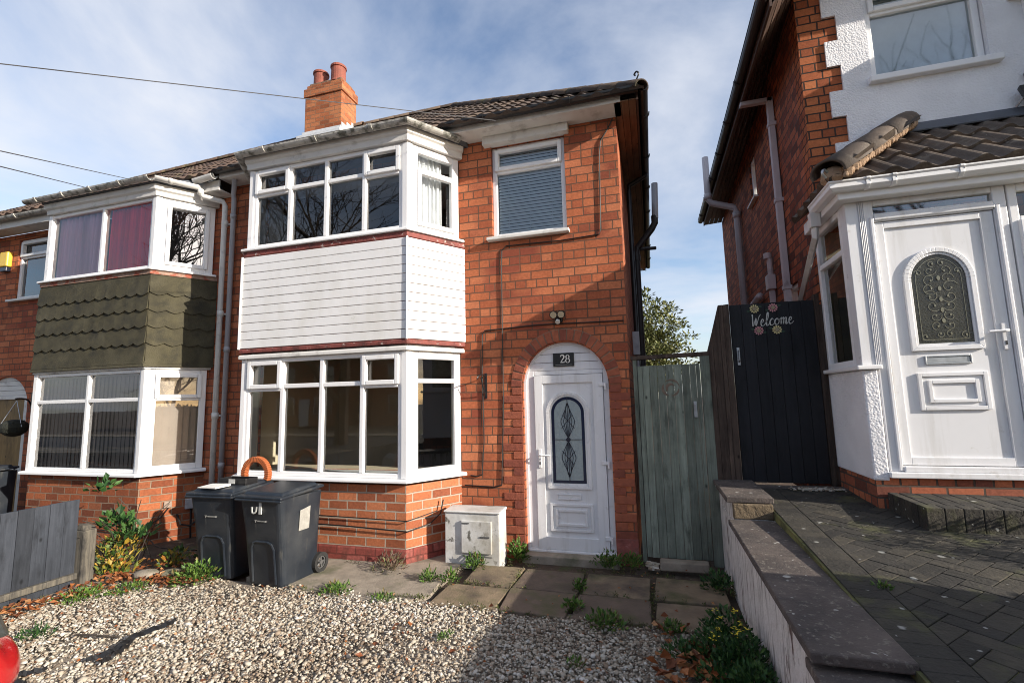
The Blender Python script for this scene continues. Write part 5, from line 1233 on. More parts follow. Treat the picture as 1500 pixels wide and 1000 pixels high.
S = thing('side_gate', 'black boarded gate with a welcome sign and flowers beside the white porch', 'gate', (1.2, 5.25, .78))
FK = FR((0, 5.27), (1, 5.27))
mb = MB()
for k in range(7): x = .815 + k * .109; mb.fbox(FK, x, x + .107, .80, 2.57 + random.uniform(-.003, .003), -.03, random.uniform(0, .002))
mb.build('board_panel', M['blackgate'], S, bevel=.003)
mb = MB(); mb.fbox(FK, 1.582, 1.625, .78, 2.62, -.06, .01); mb.fbox(FK, 1.627, 1.685, .78, 2.52, -.06, -.01); mb.split('gate_post', M['brownfence'], S, bevel=.004)
mb = MB(); mb.fbox(FK, .85, .878, 1.95, 2.13, .002, .012); mb.tube([FK.P(.864, 2.1, .01), FK.P(.868, 2.08, .035), FK.P(.868, 2.0, .035), FK.P(.864, 1.98, .01)], .008, 6); mb.split('latch', M['galv'], S, bevel=.003)
def script(word, x, y, k):
    G = {'W': ([[(.0, .95), (.08, 1.0), (.12, .5), (.2, .02), (.36, .7), (.42, .05), (.6, .8), (.72, 1.02)]], .72),
         'e': ([[(0, .2), (.2, .32), (.26, .5), (.14, .55), (.06, .3), (.12, .03), (.28, .02), (.42, .2)]], .42),
         'l': ([[(0, .2), (.16, .6), (.2, 1.05), (.1, 1.05), (.06, .5), (.1, .04), (.22, .02), (.3, .18)]], .3),
         'c': ([[(.3, .45), (.18, .56), (.04, .3), (.1, .03), (.26, .02), (.4, .18)]], .38),
         'o': ([[(.2, .54), (.05, .4), (.05, .12), (.2, .0), (.34, .15), (.34, .4), (.22, .54), (.3, .42), (.46, .46)]], .46),
         'm': ([[(0, .5), (.06, .55), (.06, .02)], [(.06, .3), (.16, .55), (.24, .5), (.24, .02)], [(.24, .3), (.34, .55), (.43, .5), (.43, .08), (.5, .02), (.6, .18)]], .58)}
    mb = MB(); cx_ = x
    for ch in word:
        strokes, adv = G[ch]
        for st in strokes:
            p = smooth_path([(cx_ + a * k + b * k * .12, y + b * k + (cx_ - x) * .03) for a, b in st], 5)
            wd = [k * (.05 + .045 * (1 if (p[min(i + 1, len(p) - 1)][1] < p[i][1]) else 0)) for i in range(len(p))]
            mb.ribbon(FK, p, wd, .0025, .006)
        cx_ += adv * k
    return mb
script('Welcome', 1.0, 2.335, .118).build('welcome_lettering', M['label'], S)
for i, (a, b, m_) in enumerate(((1.045, 2.515, 'creamfl'), (1.215, 2.515, 'pinkfl'), (1.07, 2.29, 'pinkfl'), (1.235, 2.29, 'creamfl'))):
    mb = MB()
    for k in range(11):
        t = k * 6.283 / 11; q = [(a + .012 * math.cos(t), b + .012 * math.sin(t)), (a + .038 * math.cos(t - .22), b + .038 * math.sin(t - .22)), (a + .046 * math.cos(t), b + .046 * math.sin(t)), (a + .038 * math.cos(t + .22), b + .038 * math.sin(t + .22))]
        mb.fprism(FK, q, .003, .01)
    fo = mb.build('flower', M[m_], S)
    mb = MB(); mb.fprism(FK, [(a + .018 * math.cos(t), b + .018 * math.sin(t)) for t in np.linspace(0, 6.283, 13)[:-1]], .009, .016); mb.build('flower_centre', plain('flower_centre', (.3, .25, .16), .6), fo)
    for s in (1, -1):
     mb = MB(); x_, y_ = a + s * .055, b + (.02 if i < 2 else -.02) * s; mb.fprism(FK, [(x_ - .022, y_), (x_, y_ - .012), (x_ + .022, y_), (x_, y_ + .012)], .002, .005)
     mb.build('flower_leaf', plain('dull_green', (.02, .05, .03), .7), fo)
mb = MB(); mb.box(.88, 1.68, 5.10, 5.24, .70, .785); struct(mb.build('threshold_kerb', M['coping'], bevel=.008))

S = thing('garden_wall', 'white painted low garden wall with dark stepped coping stones', 'wall', (.72, 3, 0))
mb = MB(); mb.box(.58, .86, 2.33, 5.29, -.1, .62); mb.box(.58, .86, -3, 2.328, -.1, .55); mb.box(.58, .86, 4.32, 5.29, .622, .785); mb.build('wall', M['white_wall'], S, bevel=.01)
mb = MB()
for (y0, y1) in ((-3, .2), (.22, 2.325)): mb.box(.535, .885, y0, y1, .553, .598)
mb.box(.53, .885, 2.21, 3.42, .621, .665); mb.box(.53, .885, 3.424, 4.30, .622, .666); mb.box(.53, .885, 4.34, 5.2, .786, .832)
mb.split('coping', M['coping'], S, bevel=.008)
mb = MB(); mb.box(.575, .87, 4.31, 4.36, .665, .785); mb.build('coping_support', plain('mortar_block', (.14, .105, .065), .95, .35, 8, .02, 25), S, bevel=.01)

S = thing('fence_panel', 'grey painted boarded fence panel ending at a weathered post', 'fence', (-5.4, 2, 0))
mb = MB(); y = 3.40; FN = FR((-5.36, 0), (-5.36, 1))   # faces +x
k = 0
while y > -2:
    w_ = .118; mb.fbox(FN, y - w_, y - .003, .0, .80 + random.uniform(-.004, .004) - (3.4 - y) * .002, -.05 - random.uniform(0, .004), -.03 + random.uniform(0, .006)); y -= w_; k += 1
mb.build('board_panel', M['greyfence'], S, bevel=.003)
mb = MB(); mb.box(-5.395, -5.345, -2, 3.40, .07, .125); mb.build('lower_rail', M['oldwood'], S, bevel=.008)
mb = MB(); mb.prism([(-5.46, 3.42), (-5.34, 3.42), (-5.34, 3.54), (-5.46, 3.54)], -.1, .50); mb.hexa([(-5.46, 3.42, .50), (-5.34, 3.42, .50), (-5.34, 3.54, .50), (-5.46, 3.54, .50), (-5.45, 3.44, .56), (-5.37, 3.43, .55), (-5.37, 3.53, .53), (-5.45, 3.53, .55)]); mb.build('fence_post', M['oldwood'], S, bevel=.01)

# ------------------------------------------------------------------ wheelie bins
def rrect(w, d, r, n=4):
    pts = []
    for cx_, cy_, a0_ in ((w / 2 - r, d / 2 - r, 0), (-w / 2 + r, d / 2 - r, 90), (-w / 2 + r, -d / 2 + r, 180), (w / 2 - r, -d / 2 + r, 270)):
        for k in range(n + 1): t = R(a0_ + 90 * k / n); pts.append((cx_ + r * math.cos(t), cy_ + r * math.sin(t)))
    return pts
def make_bin(label, loc, rz, group):
    o = thing('wheelie_bin', label, 'bin', loc, rz, group); mb = MB(); Hh = .80
    secs = [(.0, .42, .44, .045, .05), (.02, .43, .45, .05, .05), (.5, .47, .50, .05, .02), (.76, .505, .54, .05, 0), (.80, .51, .55, .05, 0)]
    rings = []
    for z, w_, d_, r_, sh in secs: rings.append(mb.vs([(x, y + sh, z) for x, y in rrect(w_, d_, r_)]))
    n = 20
    for a, b in zip(rings, rings[1:]):
        for j in range(n): mb.fc((a + j, a + (j + 1) % n, b + (j + 1) % n, b + j))
    mb.fc([rings[0] + j for j in range(n - 1, -1, -1)]); mb.fc([rings[-1] + j for j in range(n)])
    body = mb.build('body', M['bin'], o, local=True, bevel=.004, angle=50)
    # front recess moulding, a raised arch rib
    mb = MB()
    def fy(z): # front face y at height z
        ds = np.interp(z, [s[0] for s in secs], [s[2] / 2 - s[4] for s in secs]); return -ds
    pts = [(-.14, .03), (-.135, .34), (-.11, .39), (-.07, .405), (.07, .405), (.11, .39), (.135, .34), (.14, .03)]
    mb.tube([(a, fy(b) - .002, b) for a, b in pts], .011, 6)
    mb.build('front_rib', M['bin'], o, local=True)
    mb = MB(); q = [(-.28, -.295), (.28, -.295), (.28, .26), (-.28, .26)]
    zt = lambda y: .825 + (y + .3) * .06
    mb.hexa([(x, y, zt(y) - .028) for x, y in q] + [(x, y, zt(y)) for x, y in q])
    mb.hexa([(x * .88, y * .82 - .0, zt(y)) for x, y in q] + [(x * .8, y * .74, zt(y) + .03) for x, y in q])
    mb.box(-.285, .285, -.3, -.28, .775, .80)
    lid = mb.build('lid', M['bin'], o, local=True, bevel=.012)
    mb = MB(); mb.tube([(-.2, .29, .84), (.2, .29, .84)], .016, 8); mb.tube([(-.2, .29, .84), (-.2, .24, .82)], .016, 8); mb.tube([(.2, .29, .84), (.2, .24, .82)], .016, 8); mb.build('handle', M['bin'], lid, local=True)
    for s in (-1, 1):
        wh = bpy.data.objects.new('wheel', None); 
        mb = MB(); xo_ = s * .235
        def ring(x0, x1, ro, ri, nn=22):
            for k in range(nn):
                t0, t1 = 6.2832 * k / nn, 6.2832 * (k + 1) / nn; c_ = lambda r_, t, x: (x, .27 + r_ * math.cos(t), .098 + r_ * math.sin(t))
                mb.hexa([c_(ri, t0, x0), c_(ro, t0, x0), c_(ro, t1, x0), c_(ri, t1, x0), c_(ri, t0, x1), c_(ro, t0, x1), c_(ro, t1, x1), c_(ri, t1, x1)])
        ring(xo_ - .025, xo_ + .025, .095, .06)
        tyre = mb.build('wheel', M['rubber'], o, local=True, smooth=False)
        mb = MB(); ring(xo_ - .015, xo_ + .015, .06, .05, 16); mb.tube([(xo_ - .02, .27, .098), (xo_ + .022, .27, .098)], .02, 10)
        for k in range(5): t = k * 1.2566; mb.tube([(xo_ + s * .005, .27 + .015 * math.cos(t), .098 + .015 * math.sin(t)), (xo_ + s * .005, .27 + .055 * math.cos(t), .098 + .055 * math.sin(t))], .009, 5)
        mb.build('hub', M['hub'], tyre, local=True)
    mb = MB(); FQ = FR((0, fy(.62) - .001), (1, fy(.62) - .001))
    mb.fprism(FQ, [(-.07, .607), (-.057, .583), (-.044, .607)], 0, .004)
    for k in range(9): mb.fbox(FQ, -.038 + k * .0125, -.029 + k * .0125, .592, .603, 0, .003); mb.build('maker_mark', M['label'], o, local=True)
    return o
b1 = make_bin('dark grey wheelie bin with papers and a terracotta hoop on its lid', (-4.22, 4.05, 0), R(1), 'dark grey wheelie bins')
b2 = make_bin('dark grey wheelie bin with a white sticker on its side', (-3.54, 3.99, 0), R(-4), 'dark grey wheelie bins')
b3 = make_bin('dark wheelie bin partly hidden at the grey fence by the brown door', (-9.35, 4.62, 0), R(4), 'dark grey wheelie bins')
mb = MB(); mb.v = []; 
mb.hexa([(.2455, -.03, .47), (.2455, .1, .47), (.2405, .1, .47), (.2405, -.03, .47), (.259, -.03, .66), (.258, .1, .68), (.253, .1, .68), (.254, -.03, .66)]); mb.build('sticker', plain('sticker', (.33, .32, .29), .7, .25, 20), b2, local=True)
mb = MB(); FQ = FR((0, -.2665), (1, -.2665)); mb.fbox(FQ, .0, .03, .665, .79, -.003, .008); mb.ribbon(FQ, smooth_path([(-.09, .725), (-.085, .68), (-.06, .67), (-.035, .69), (-.03, .73)], 4), .012, -.003, .008); mb.build('paint_mark', M['label'], b2, local=True)
S = thing('garden_hoop', 'terracotta coloured plastic hoop standing on the left bin lid', 'hoop', (-4.15, 4.28, .87))
mb = MB(); n = 30
for k in range(n):
    t0, t1 = math.pi * (-.12 + 1.24 * k / n), math.pi * (-.12 + 1.24 * (k + 1) / n); c_ = lambda r_, t, y: (-4.13 + r_ * math.cos(t), y - .02, .935 + r_ * math.sin(t))
    mb.hexa([c_(.125, t0, 4.25), c_(.185, t0, 4.25), c_(.185, t1, 4.25), c_(.125, t1, 4.25), c_(.125, t0, 4.31), c_(.185, t0, 4.31), c_(.185, t1, 4.31), c_(.125, t1, 4.31)])
mb.build('hoop', M['terra'], S, bevel=.008)
S = thing('recycling_box', 'small black open tray lying on the left bin lid', 'tray', (-4.0, 4.15, .86))
mb = MB(); X_, Y_ = -4.33, 3.98; mb.box(X_, X_ + .34, Y_, Y_ + .16, .865, .875); mb.box(X_, X_ + .34, Y_, Y_ + .01, .875, .93); mb.box(X_, X_ + .34, Y_ + .15, Y_ + .16, .875, .93); mb.box(X_, X_ + .01, Y_ + .01, Y_ + .15, .875, .93); mb.box(X_ + .33, X_ + .34, Y_ + .01, Y_ + .15, .875, .93); mb.build('tray', M['black'], S, bevel=.004)
mb = MB(); mb.fbox(FR((0, 3.979), (1, 3.979)), -4.2, -4.12, .88, .925, 0, .002); mb.build('tray_label', M['label'], S)
mb = MB(); mb.hexa([(a - .1, b - .12, c_) for a, b, c_ in ((-4.3, 3.92, .864), (-4.05, 3.90, .864), (-4.02, 4.05, .87), (-4.28, 4.07, .87), (-4.3, 3.92, .87), (-4.05, 3.90, .877), (-4.02, 4.05, .892), (-4.28, 4.07, .882))]); o = mb.build('paper_sheet', M['paper']); tag(o, 'crumpled white paper lying on the front of the left bin lid', 'paper')

# ------------------------------------------------------------------ red car at the left edge
def car(loc, rz):
    o = thing('parked_car', 'red parked car with only its bumper corner in view by the fence', 'car', loc, rz)
    # local: front towards +y, length 3.9, width 1.7
    mb = MB()
    st = [(1.985, .52, .24, .47), (1.97, .64, .21, .50), (1.93, .71, .19, .515), (1.88, .755, .18, .52), (1.83, .78, .18, .53), (1.78, .80, .18, .62), (1.6, .82, .17, .74), (1.2, .84, .17, .82), (.75, .85, .17, .90), (-.6, .85, .17, .92), (-1.5, .84, .18, .93), (-1.85, .78, .2, .88), (-1.95, .66, .28, .72)]
    rings = []
    for y, w_, zb_, zt_ in st:
        prof = [(-w_ * .9, zb_), (-w_, zb_ + .12), (-w_, (zb_ + zt_) / 2), (-w_ * .97, zt_ - .08), (-w_ * .82, zt_), (0, zt_ + .03), (w_ * .82, zt_), (w_ * .97, zt_ - .08), (w_, (zb_ + zt_) / 2), (w_, zb_ + .12), (w_ * .9, zb_)]
        rings.append(mb.vs([(x, y, z) for x, z in prof]))
    for a, b in zip(rings, rings[1:]):
        for j in range(10): mb.fc((a + j + 1, a + j, b + j, b + j + 1))
        mb.fc((a, a + 10, b + 10, b))
    mb.fc([rings[0] + j for j in range(11)]); mb.fc([rings[-1] + j for j in range(10, -1, -1)])
    mb.build('body', M['carred'], o, local=True, smooth=True, subsurf=1)
    mb = MB(); lo = [(-.76, .85, .9), (.76, .85, .9), (.78, -1.75, .95), (-.78, -1.75, .95)]; hi = [(-.58, .2, 1.40), (.58, .2, 1.40), (.58, -1.35, 1.43), (-.58, -1.35, 1.43)]; mb.hexa(lo + hi); mb.build('cabin_glass', M['glassdk'], o, local=True, bevel=.05)
    mb = MB(); mb.hexa([(x * 1.02, y, z) for x, y, z in hi] + [(x * .9, y * .92, z + .06) for x, y, z in hi]); mb.build('roof', M['carred'], o, local=True, bevel=.03)
    for s in (-1, 1):
        mb = MB(); mb.hexa([(s * .46, 1.935, .525), (s * .755, 1.845, .535), (s * .80, 1.6, .56), (s * .50, 1.75, .56), (s * .46, 1.87, .67), (s * .745, 1.78, .70), (s * .80, 1.5, .76), (s * .52, 1.66, .73)]); mb.build('headlight', M['lamp'], o, local=True, bevel=.02)
        for y in (1.25, -1.25):
            mb = MB(); mb.tube([(s * .66, y, .3), (s * .86, y, .3)], .3, 24); t_ = mb.build('wheel', M['rubber'], o, local=True, bevel=.03)
            mb = MB(); mb.tube([(s * .855, y, .3), (s * .868, y, .3)], .19, 18); mb.build('rim', M['galv'], t_, local=True)
    mb = MB(); mb.hexa([(-.45, 1.9, .30), (.45, 1.9, .30), (.45, 2.0, .30), (-.45, 2.0, .30), (-.45, 1.9, .42), (.45, 1.9, .42), (.45, 1.985, .42), (-.45, 1.985, .42)]); mb.tube([(-.80, 1.7, .215), (-.77, 1.86, .215), (-.66, 1.965, .215), (-.5, 1.99, .215), (.5, 1.99, .215), (.66, 1.965, .215), (.77, 1.86, .215), (.80, 1.7, .215)], .035, 6); mb.build('grille', M['black'], o, local=True, bevel=.01)
    return o
car((-3.81, -.14, 0), R(4))

# ------------------------------------------------------------------ overhead wires
for (p, lab, q) in ((((-1.52, 4.82, 4.80)), 'upper overhead telephone wire running to the eaves of number 28', (-4.34, 2.0, 4.13)), ((-7.0, 4.85, 4.95), 'upper of two telephone wires running to the green shingled house', (-4.23, 2.0, 3.45)), ((-7.6, 4.8, 4.85), 'lower of two telephone wires running to the green shingled house', (-4.2, 2.0, 3.33))):
    p, q = Vector(p), Vector(q); e = p + (q - p) * 4
    pts = [p.lerp(e, t) - Vector((0, 0, .25 * 4 * t * (1 - t))) * 0 for t in np.linspace(0, 1, 12)]
    mb = MB(); mb.tube(pts, .0042, 5); tag(mb.build('telephone_wire', M['wiregrey']), lab, 'wire', 'telephone wires')

# ------------------------------------------------------------------ plants, leaves, debris
def weed(label, pos, r, h, n, L=.03, W=.018, mat='weed', cat='weed', group='weeds in the paving', name='weed'):
    mb = MB(); clump(mb, pos, r, h, n, L, W)
    for k in range(max(4, n // 25)):
        a = random.uniform(0, 6.28); q = Vector((pos[0] + r * .5 * math.cos(a), pos[1] + r * .5 * math.sin(a), h * random.uniform(.4, .8) + pos[2])); mb.tube([(pos[0], pos[1], pos[2] - .01), q], .0025, 4)
    o = mb.build(name, M[mat]); return tag(o, label, cat, group)
weed('bright green weed tuft against the front of the meter cabinet', (-1.80, 4.68, 0), .11, .13, 170, .05, .02)
weed('leafy weed clump between meter cabinet and front door', (-1.44, 5.0, .0), .10, .22, 220, .045, .03)
weed('spreading weed clump below the right edge of the front door', (-.50, 5.0, 0), .14, .15, 260, .035, .022)
weed('small weed clump between the red plinth and green gate', (-.28, 5.02, 0), .11, .14, 180, .035, .022)
weed('green weed at the mossy corner left of the paving slabs', (-2.1, 4.25, 0), .08, .11, 130, .04, .018)
weed('green weed beside the first slab, nearer the meter cabinet', (-1.9, 4.27, 0), .09, .10, 130, .04, .018)
weed('dry purple brown weed at the corner of the red bay plinth', (-2.62, 4.45, 0), .17, .15, 260, .05, .014, 'dry')
weed('low weed growing in the crossing of the paving joints', (-.70, 4.35, 0), .06, .09, 120, .03, .02)
weed('long weed strip in the joint between two front slabs', (-.70, 3.97, 0), .09, .07, 180, .03, .02)
weed('weed clump at the gravel edge of the front slab', (-.43, 3.74, 0), .16, .08, 240, .035, .022)
weed('round weed against the white wall beside the slabs', (.44, 4.62, 0), .13, .16, 260, .035, .025, 'weedd')
weed('low weed on gravel in front of the concrete strip', (-2.8, 3.84, 0), .15, .06, 240, .03, .018)
weed('weed on the gravel edge near the right bin', (-2.3, 3.78, 0), .10, .05, 120, .03, .016)
weed('bushy green weed at the foot of the left bin', (-4.32, 3.80, 0), .24, .17, 700, .035, .024)
weed('dark weed tuft on gravel near the red car', (-4.45, 2.58, 0), .12, .07, 150, .04, .012, 'weedd')
weed('weed growing through fallen leaves below the fence post', (-4.95, 3.2, 0), .20, .07, 260, .035, .02)
weed('low weed mat between the fence post and the left bin', (-4.72, 3.45, 0), .17, .05, 200, .03, .018)
weed('small weed in shaded gravel near the slabs', (.05, 3.75, 0), .10, .07, 140, .03, .02)
weed('low shaded weed in gravel by the flowering plant', (.1, 3.45, 0), .13, .07, 180, .03, .02, 'weedd')
weed('tiny weed alone in the middle of the sunlit gravel', (-1.5, 3.3, 0), .06, .04, 60, .025, .014)
weed('tiny weed in the shaded gravel before the green gate', (-.55, 3.15, 0), .06, .05, 60, .03, .014)
weed('tiny weed growing in a drive joint beside the coping stones', (1.06, 2.95, drive_z(2.95) - .01), .045, .02, 70, .02, .012)
mb = MB()
for (a, b) in (((-1.9, 4.26), (.5, 4.26)), ((-1.295, 3.8), (-1.295, 4.76)), ((-.70, 3.8), (-.70, 4.76)), ((-.09, 3.8), (-.09, 4.76)), ((-1.9, 3.79), (.5, 3.78)), ((-1.6, 4.80), (.5, 4.82)), ((-3.3, 3.80), (-1.95, 3.85)), ((-1.93, 3.9), (-1.93, 4.7)), ((-3.2, 4.52), (-2.5, 4.52)), ((.56, 2.6), (.56, 5.0)), ((-5.33, 2.4), (-5.33, 3.4)), ((-1.35, 5.02), (-.2, 5.04))):
    L_ = math.dist(a, b)
    for k in range(int(L_ * 26)):
        t = random.random(); n_ = .5 + .5 * math.sin(t * L_ * 5 + a[0] * 7)
        if random.random() > n_: continue
        clump(mb, (a[0] + (b[0] - a[0]) * t + random.gauss(0, .014), a[1] + (b[1] - a[1]) * t + random.gauss(0, .014), .0), .022, .025 + .02 * n_, 14, .016, .009)
struct(mb.build('moss', M['moss']), 'green and brown moss growing along the slab joints and wall foot', 'moss', 'stuff')
# yellow flowering plant by the white wall
S = thing('flowering_plant', 'dark green corydalis clump with yellow flowers against the white garden wall', 'plant', (.40, 3.45, 0))
mb = MB()
for (x, y, r_, h_, n_) in ((.38, 3.60, .18, .24, 700), (.43, 3.30, .17, .22, 700), (.28, 3.42, .17, .18, 500), (.45, 3.05, .15, .20, 500), (.30, 3.15, .15, .13, 350)): clump(mb, (x, y, 0), r_, h_, n_, .032, .024)
mb.build('leaves', M['weedd'], S)
mb = MB()
for k in range(12):
    p = Vector((random.uniform(.25, .5), random.uniform(3.2, 3.75), random.uniform(.2, .29)))
    for j in range(5): leaf(mb, p + rv() * .008, Vector((random.gauss(0, 1), random.gauss(0, 1), .2)), Vector((0, 0, 1)), .022, .01)
mb.build('flowers', M['yellowfl'], S)
# bramble and yellowing shrub by the fence post
S = thing('bramble', 'yellowing bramble bush with green upper shoots beside the fence post', 'plant', (-5.55, 4.0, 0))
mb = MB()
for (x, y, z, r_, h_, n_) in ((-5.45, 3.78, .0, .2, .38, 240), (-5.6, 4.0, .1, .2, .3, 140), (-5.3, 3.7, 0, .2, .18, 120)): clump(mb, (x, y, z), r_, h_, n_, .05, .04)
mb.build('yellow_leaves', M['yleaf'], S)
mb = MB()
for (x, y, z, r_, h_, n_) in ((-5.5, 3.85, .42, .14, .2, 70), (-5.35, 3.9, .3, .2, .14, 70), (-6.15, 4.1, .72, .13, .14, 40)): clump(mb, (x, y, z), r_, h_, n_, .075, .065)
mb.build('green_leaves', M['weedd'], S)
mb = MB()
for k in range(14):
    p = Vector((-5.55 + random.gauss(0, .1), 3.95 + random.gauss(0, .1), 0)); q = p + Vector((random.gauss(0, .3), random.gauss(0, .25), random.uniform(.4, .75))); mb.tube(smooth_path([p, p.lerp(q, .5) + Vector((0, 0, .12)), q], 4), .005, 4)
mb.build('stems', M['bark'], S)
weed('yellow leaved seedling by the stones near the left bay', (-4.95, 4.05, 0), .14, .2, 110, .05, .04, 'yleaf', 'weed')
weed('dark ivy mat in shade under the left bay return', (-4.75, 4.5, 0), .3, .12, 380, .05, .04, 'weedd')

mb = MB()
def fall(n, fx, fy_, size=.06):
    for k in range(n):
        x, y = fx(), fy_(); a = random.uniform(0, 6.28)
        p = Vector((x, y, random.uniform(.012, .05))); d = Vector((math.cos(a), math.sin(a), random.uniform(-.3, .5)))
        leaf(mb, p, d, Vector((random.gauss(0, .5), random.gauss(0, .5), 1)), size * random.uniform(.5, 1.25), size * random.uniform(.4, .9), random.uniform(.2, .9))
u = random.uniform; g_ = random.gauss
fall(260, lambda: g_(-5.12, .10), lambda: u(2.5, 3.7), .055)
fall(150, lambda: u(-5.2, -4.4), lambda: g_(3.62, .12), .06)
fall(120, lambda: u(-5.4, -4.4), lambda: u(3.7, 4.5), .06)
fall(70, lambda: g_(-4.45, .12), lambda: g_(3.68, .05), .06)
fall(420, lambda: u(-5, .4), lambda: u(1.8, 3.8), .026)
fall(40, lambda: u(-5, .4), lambda: u(1.8, 3.8), .05)
fall(120, lambda: g_(.16, .1), lambda: g_(3.15, .25), .085)
fall(40, lambda: u(-.1, .5), lambda: u(3.2, 3.9), .05)
fall(30, lambda: u(-2, .4), lambda: u(3.9, 5), .03)
struct(mb.build('fallen_leaves', M['fallen']), 'brown fallen leaves along the fence and white wall', 'leaves', 'stuff')
mb = MB()
for k in range(26):
    x, y, z = u(-.14, -.03), u(4.97, 5.18), 0
    s = u(.012, .022); mb.hexa([(x + a * s, y + b * s, z + c_ * s) for c_ in (0, 1) for a, b in ((-1, -1), (1, -1), (1, 1), (-1, 1))])
for k in range(130):
    x, y = 1.42 + g_(0, .12), 5.07 + g_(0, .03); s = u(.006, .013); z = drive_z(y) + .004
    mb.hexa([(x + a * s, y + b * s, z + c_ * s) for c_ in (0, 1) for a, b in ((-1, -1), (1, -1), (1, 1), (-1, 1))])
struct(mb.build('stray_stones', M['pebble'], bevel=.003), 'stray pale stones at the foot of the gates', 'stones', 'stuff')
mb = MB(); mb.hexa([(-.02, 4.98, 0), (.43, 5.0, 0), (.43, 5.13, 0), (-.02, 5.12, 0), (-.015, 4.985, .085), (.425, 5.005, .08), (.43, 5.12, .08), (-.015, 5.11, .085)]); tag(mb.build('concrete_block', M['concrete'], bevel=.012), 'pale concrete block lying below the green side gate', 'block')
for (x, y, s, lab) in ((-4.9, 3.72, .10, 'flat pale stone nearest the fence post'), (-4.68, 3.80, .09, 'flat pale stone nearer the left bin')):
    mb = MB(); mb.lathe((0, 0, 0), [(.3 * s, -.2 * s), (.9 * s, .05 * s), (s, .22 * s), (.85 * s, .42 * s), (.4 * s, .52 * s)], 11)
    mb.v = [(a * 1.3 * (1 + .12 * math.sin(a * 60 + b * 40)) + x, b + y, c_ + .02) for a, b, c_ in mb.v]; tag(mb.build('stone', M['concrete'], smooth=True), lab, 'stone', 'flat stones at the gravel edge')
def strip(pts, wd, lab):
    mb = MB(); P_ = smooth_path(pts, 6); idx = []
    for i, p in enumerate(P_):
        q = Vector(P_[min(i + 1, len(P_) - 1)]) - Vector(P_[max(i - 1, 0)]); n_ = Vector((-q.y, q.x, 0)).normalized(); w_ = wd * (.3 + .7 * math.sin(math.pi * (i + .6) / (len(P_) + .2))) * (1 + .25 * math.sin(i * 2.1)); z = p[2] + .008 * math.sin(i * 1.7)
        idx.append(mb.vs([Vector((p[0], p[1], z)) + n_ * w_ / 2, Vector((p[0], p[1], z + .02)), Vector((p[0], p[1], z)) - n_ * w_ / 2, Vector((p[0], p[1], z - .006))]))
    for a, b in zip(idx, idx[1:]):
        for j in range(4): mb.fc((a + j, a + (j + 1) % 4, b + (j + 1) % 4, b + j))
    tag(mb.build('bark_strip', M['black']), lab, 'debris', 'dark strips on the gravel')
strip([(-3.66, 2.42, .025), (-3.62, 2.55, .03), (-3.66, 2.72, .04), (-3.63, 2.9, .035), (-3.64, 3.02, .025)], .075, 'long black torn strip lying on the sunlit gravel')
strip([(-3.52, 2.42, .025), (-3.56, 2.55, .03), (-3.60, 2.66, .03)], .03, 'thin black offcut beside the long torn strip')
strip([(-3.95, 2.16, .025), (-3.86, 2.22, .03), (-3.80, 2.29, .025)], .04, 'short black strip on gravel nearest the red car')
mb = MB(); mb.tube([(-4.16, 2.67, .025), (-4.0, 2.69, .03), (-3.8, 2.72, .025)], .007, 6); tag(mb.build('twig', M['bark']), 'thin brown twig lying on gravel behind the black strip', 'twig')

# ------------------------------------------------------------------ trees and the far side of the street (seen in the windows)
T = thing('leafy_tree', 'olive green leafy tree behind the green side gate', 'tree', (.3, 16, 0))
mb = MB()
for k in range(190):
    d = rv().normalized(); q = random.random() ** .5; c_ = Vector((.0 + d.x * 1.25 * q, 16 + d.y * 1.2 * q, 3.1 + d.z * 1.75 * q))
    clump(mb, c_, .34, .34, 44, .12, .085, .1)
mb.build('crown', M['treeleaf'], T)
mb = MB(); mb.tube([(-.1, 16, 0), (-.05, 16, 1.2), (0, 16, 2.5), (.1, 16, 4)], [.12, .09, .06, .02], 8)
for k in range(16): d = rv(); mb.tube([(0, 16, random.uniform(1, 3.2)), (d.x * .6, 16 + d.y * .5, random.uniform(2.5, 4.4))], [.03, .008], 5)
mb.build('trunk', M['bark'], T)

def bare_tree(label, x, y, h, seed, spread=.75):
    rn = random.Random(seed); mb = MB()
    def grow(p, d, L, r, lev):
        n = 3; pts = [p]; dd = d
        for k in range(n):
            dd = (dd + Vector((rn.gauss(0, .16), rn.gauss(0, .16), rn.gauss(.05, .1)))).normalized(); pts.append(pts[-1] + dd * L / n)
        mb.tube(pts, [r, r * .86, r * .74, r * .62], 6 if lev < 2 else (4 if lev < 4 else 3), False)
        if lev >= 6: return
        for k in range(3 if lev in (0, 2, 5) else 4):
            s = pts[1 + k % 3] if k < 2 else pts[-1]; ax = Vector((rn.gauss(0, 1), rn.gauss(0, 1), rn.gauss(.15, .6))).normalized()
            grow(s, (dd * .75 + ax * spread).normalized(), L * rn.uniform(.62, .82), r * rn.uniform(.5, .62), lev + 1)
    t = thing('bare_tree', label, 'tree', (x, y, 0), 0, 'bare street trees')
    grow(Vector((x, y, 0)), Vector((0, 0, 1)), h * .3, h * .016, 0)
    mb.build('trunk', M['bark'], t); return t
bare_tree('tall bare street tree across the road, mirrored in the boarded bay', -12.5, -8, 17, 1)
bare_tree('wide bare tree beyond the parked car, mirrored in the upper bay', -18, -4.5, 16, 2)
bare_tree('bare tree across the road, mirrored in the rendered house window', 11.5, -12.5, 26, 3, .5)
bare_tree('bare tree far along the street, mirrored in the angled upper pane', 32, -16.5, 13.5, 4, .8)
bare_tree('bare tree further along the street beyond the rendered house', 24, -24, 14, 5)
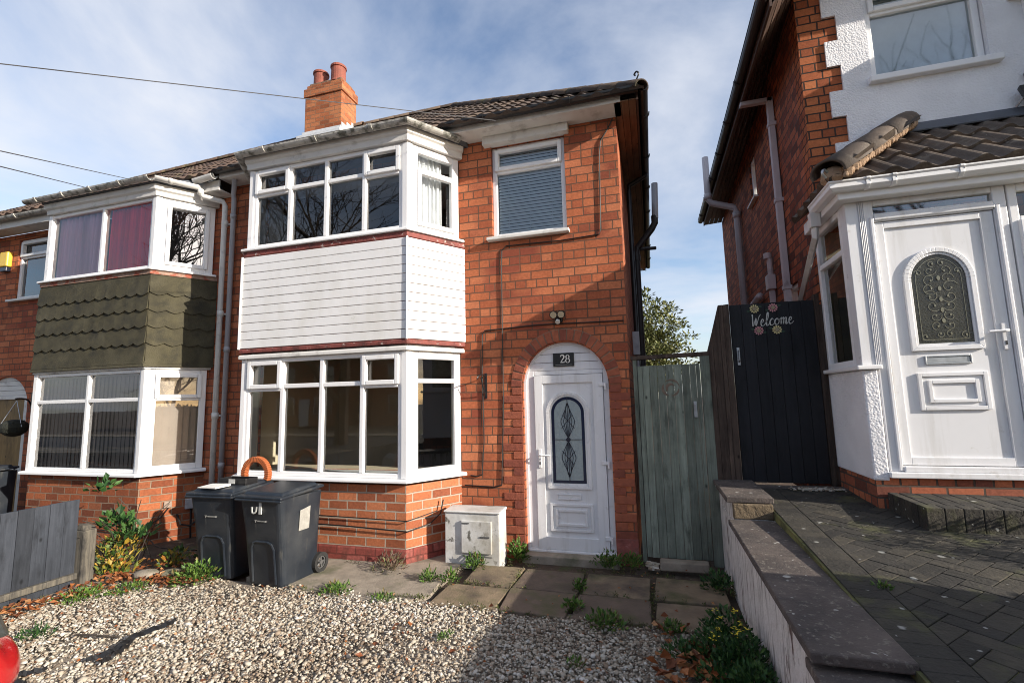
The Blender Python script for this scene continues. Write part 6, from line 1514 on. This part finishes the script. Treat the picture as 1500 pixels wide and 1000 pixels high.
for i, (x, lab) in enumerate(((-26, 'far left house across the road with hipped roof'), (-16, 'house across the road opposite the grey fence'), (-5, 'house across the road opposite number 28'), (7, 'house across the road opposite the white porch'))):
    o = thing('street_house', lab, 'house', (x, -22, 0), 0, 'houses across the road'); mb = MB(); mb.box(x - 4, x + 4, -28, -22, 0, 5); mb.build('wall', M['brick'], o)
    mb = MB(); a, b, c_, d = (x - 4.4, -21.6, 5), (x + 4.4, -21.6, 5), (x + 4.4, -28.4, 5), (x - 4.4, -28.4, 5); r0_, r1_ = (x - 1.5, -25, 7.8), (x + 1.5, -25, 7.8); mb.face([b, a, r0_, r1_]); mb.face([d, c_, r1_, r0_]); mb.face([c_, b, r1_]); mb.face([a, d, r0_]); mb.face([a, b, c_, d]); mb.build('roof', M['tile'], o)
    FO = FR((x, -22), (x - 1, -22))
    for a in (-2.6, .9):
        for z in (.9, 3.2): window('window', FO, [a, a + .85, a + 1.7], [z, z + 1.3], o, c=.06, glassm='glassr')
    mb = MB(); mb.fbox(FO, -.5, .4, 0, 2.05, 0, .05); mb.build('door', M['offwhite'], o)
# unseen shadow casters, added beside the drive to shade it
S = thing('shadow_hedge', 'added leafy block out of view that shades the near drive', 'shadow_hedge', (3.5, 0, .6))
mb = MB()
for k in range(260): clump(mb, (3.5 + random.uniform(-.3, .3), -3 + 5.25 * random.random(), random.uniform(.5, 1.55)), .24, .2, 40, .09, .06, .1)
mb.box(3.25, 3.75, -3, 2.35, .5, 1.70); mb.build('foliage', M['weedd'], S); mb = MB()  # solid core makes the added shadow dense
for k in range(12): y = -2.8 + k * .4; mb.tube([(3.5, y, .3), (3.5, y, 1.5)], [.03, .01], 5)
mb.build('stems', M['bark'], S)
S = thing('shadow_shrub', 'added low round plant in a pot, out of view, that shades the drive', 'shrub', (2.75, 3.45, .7))  # added out of view to shade the drive near the step
mb = MB()
for k in range(40): d = rv().normalized(); clump(mb, (2.75 + d.x * .26, 3.45 + d.y * .26, 1.0 + d.z * .13), .1, .1, 40, .03, .02, .2)
mb.build('foliage', M['weedd'], S); mb = MB(); mb.lathe((2.75, 3.45, .69), [(.12, 0), (.16, .18), (.175, .18), (.175, .22), (.14, .22)], 18); mb.build('pot', M['pot'], S)
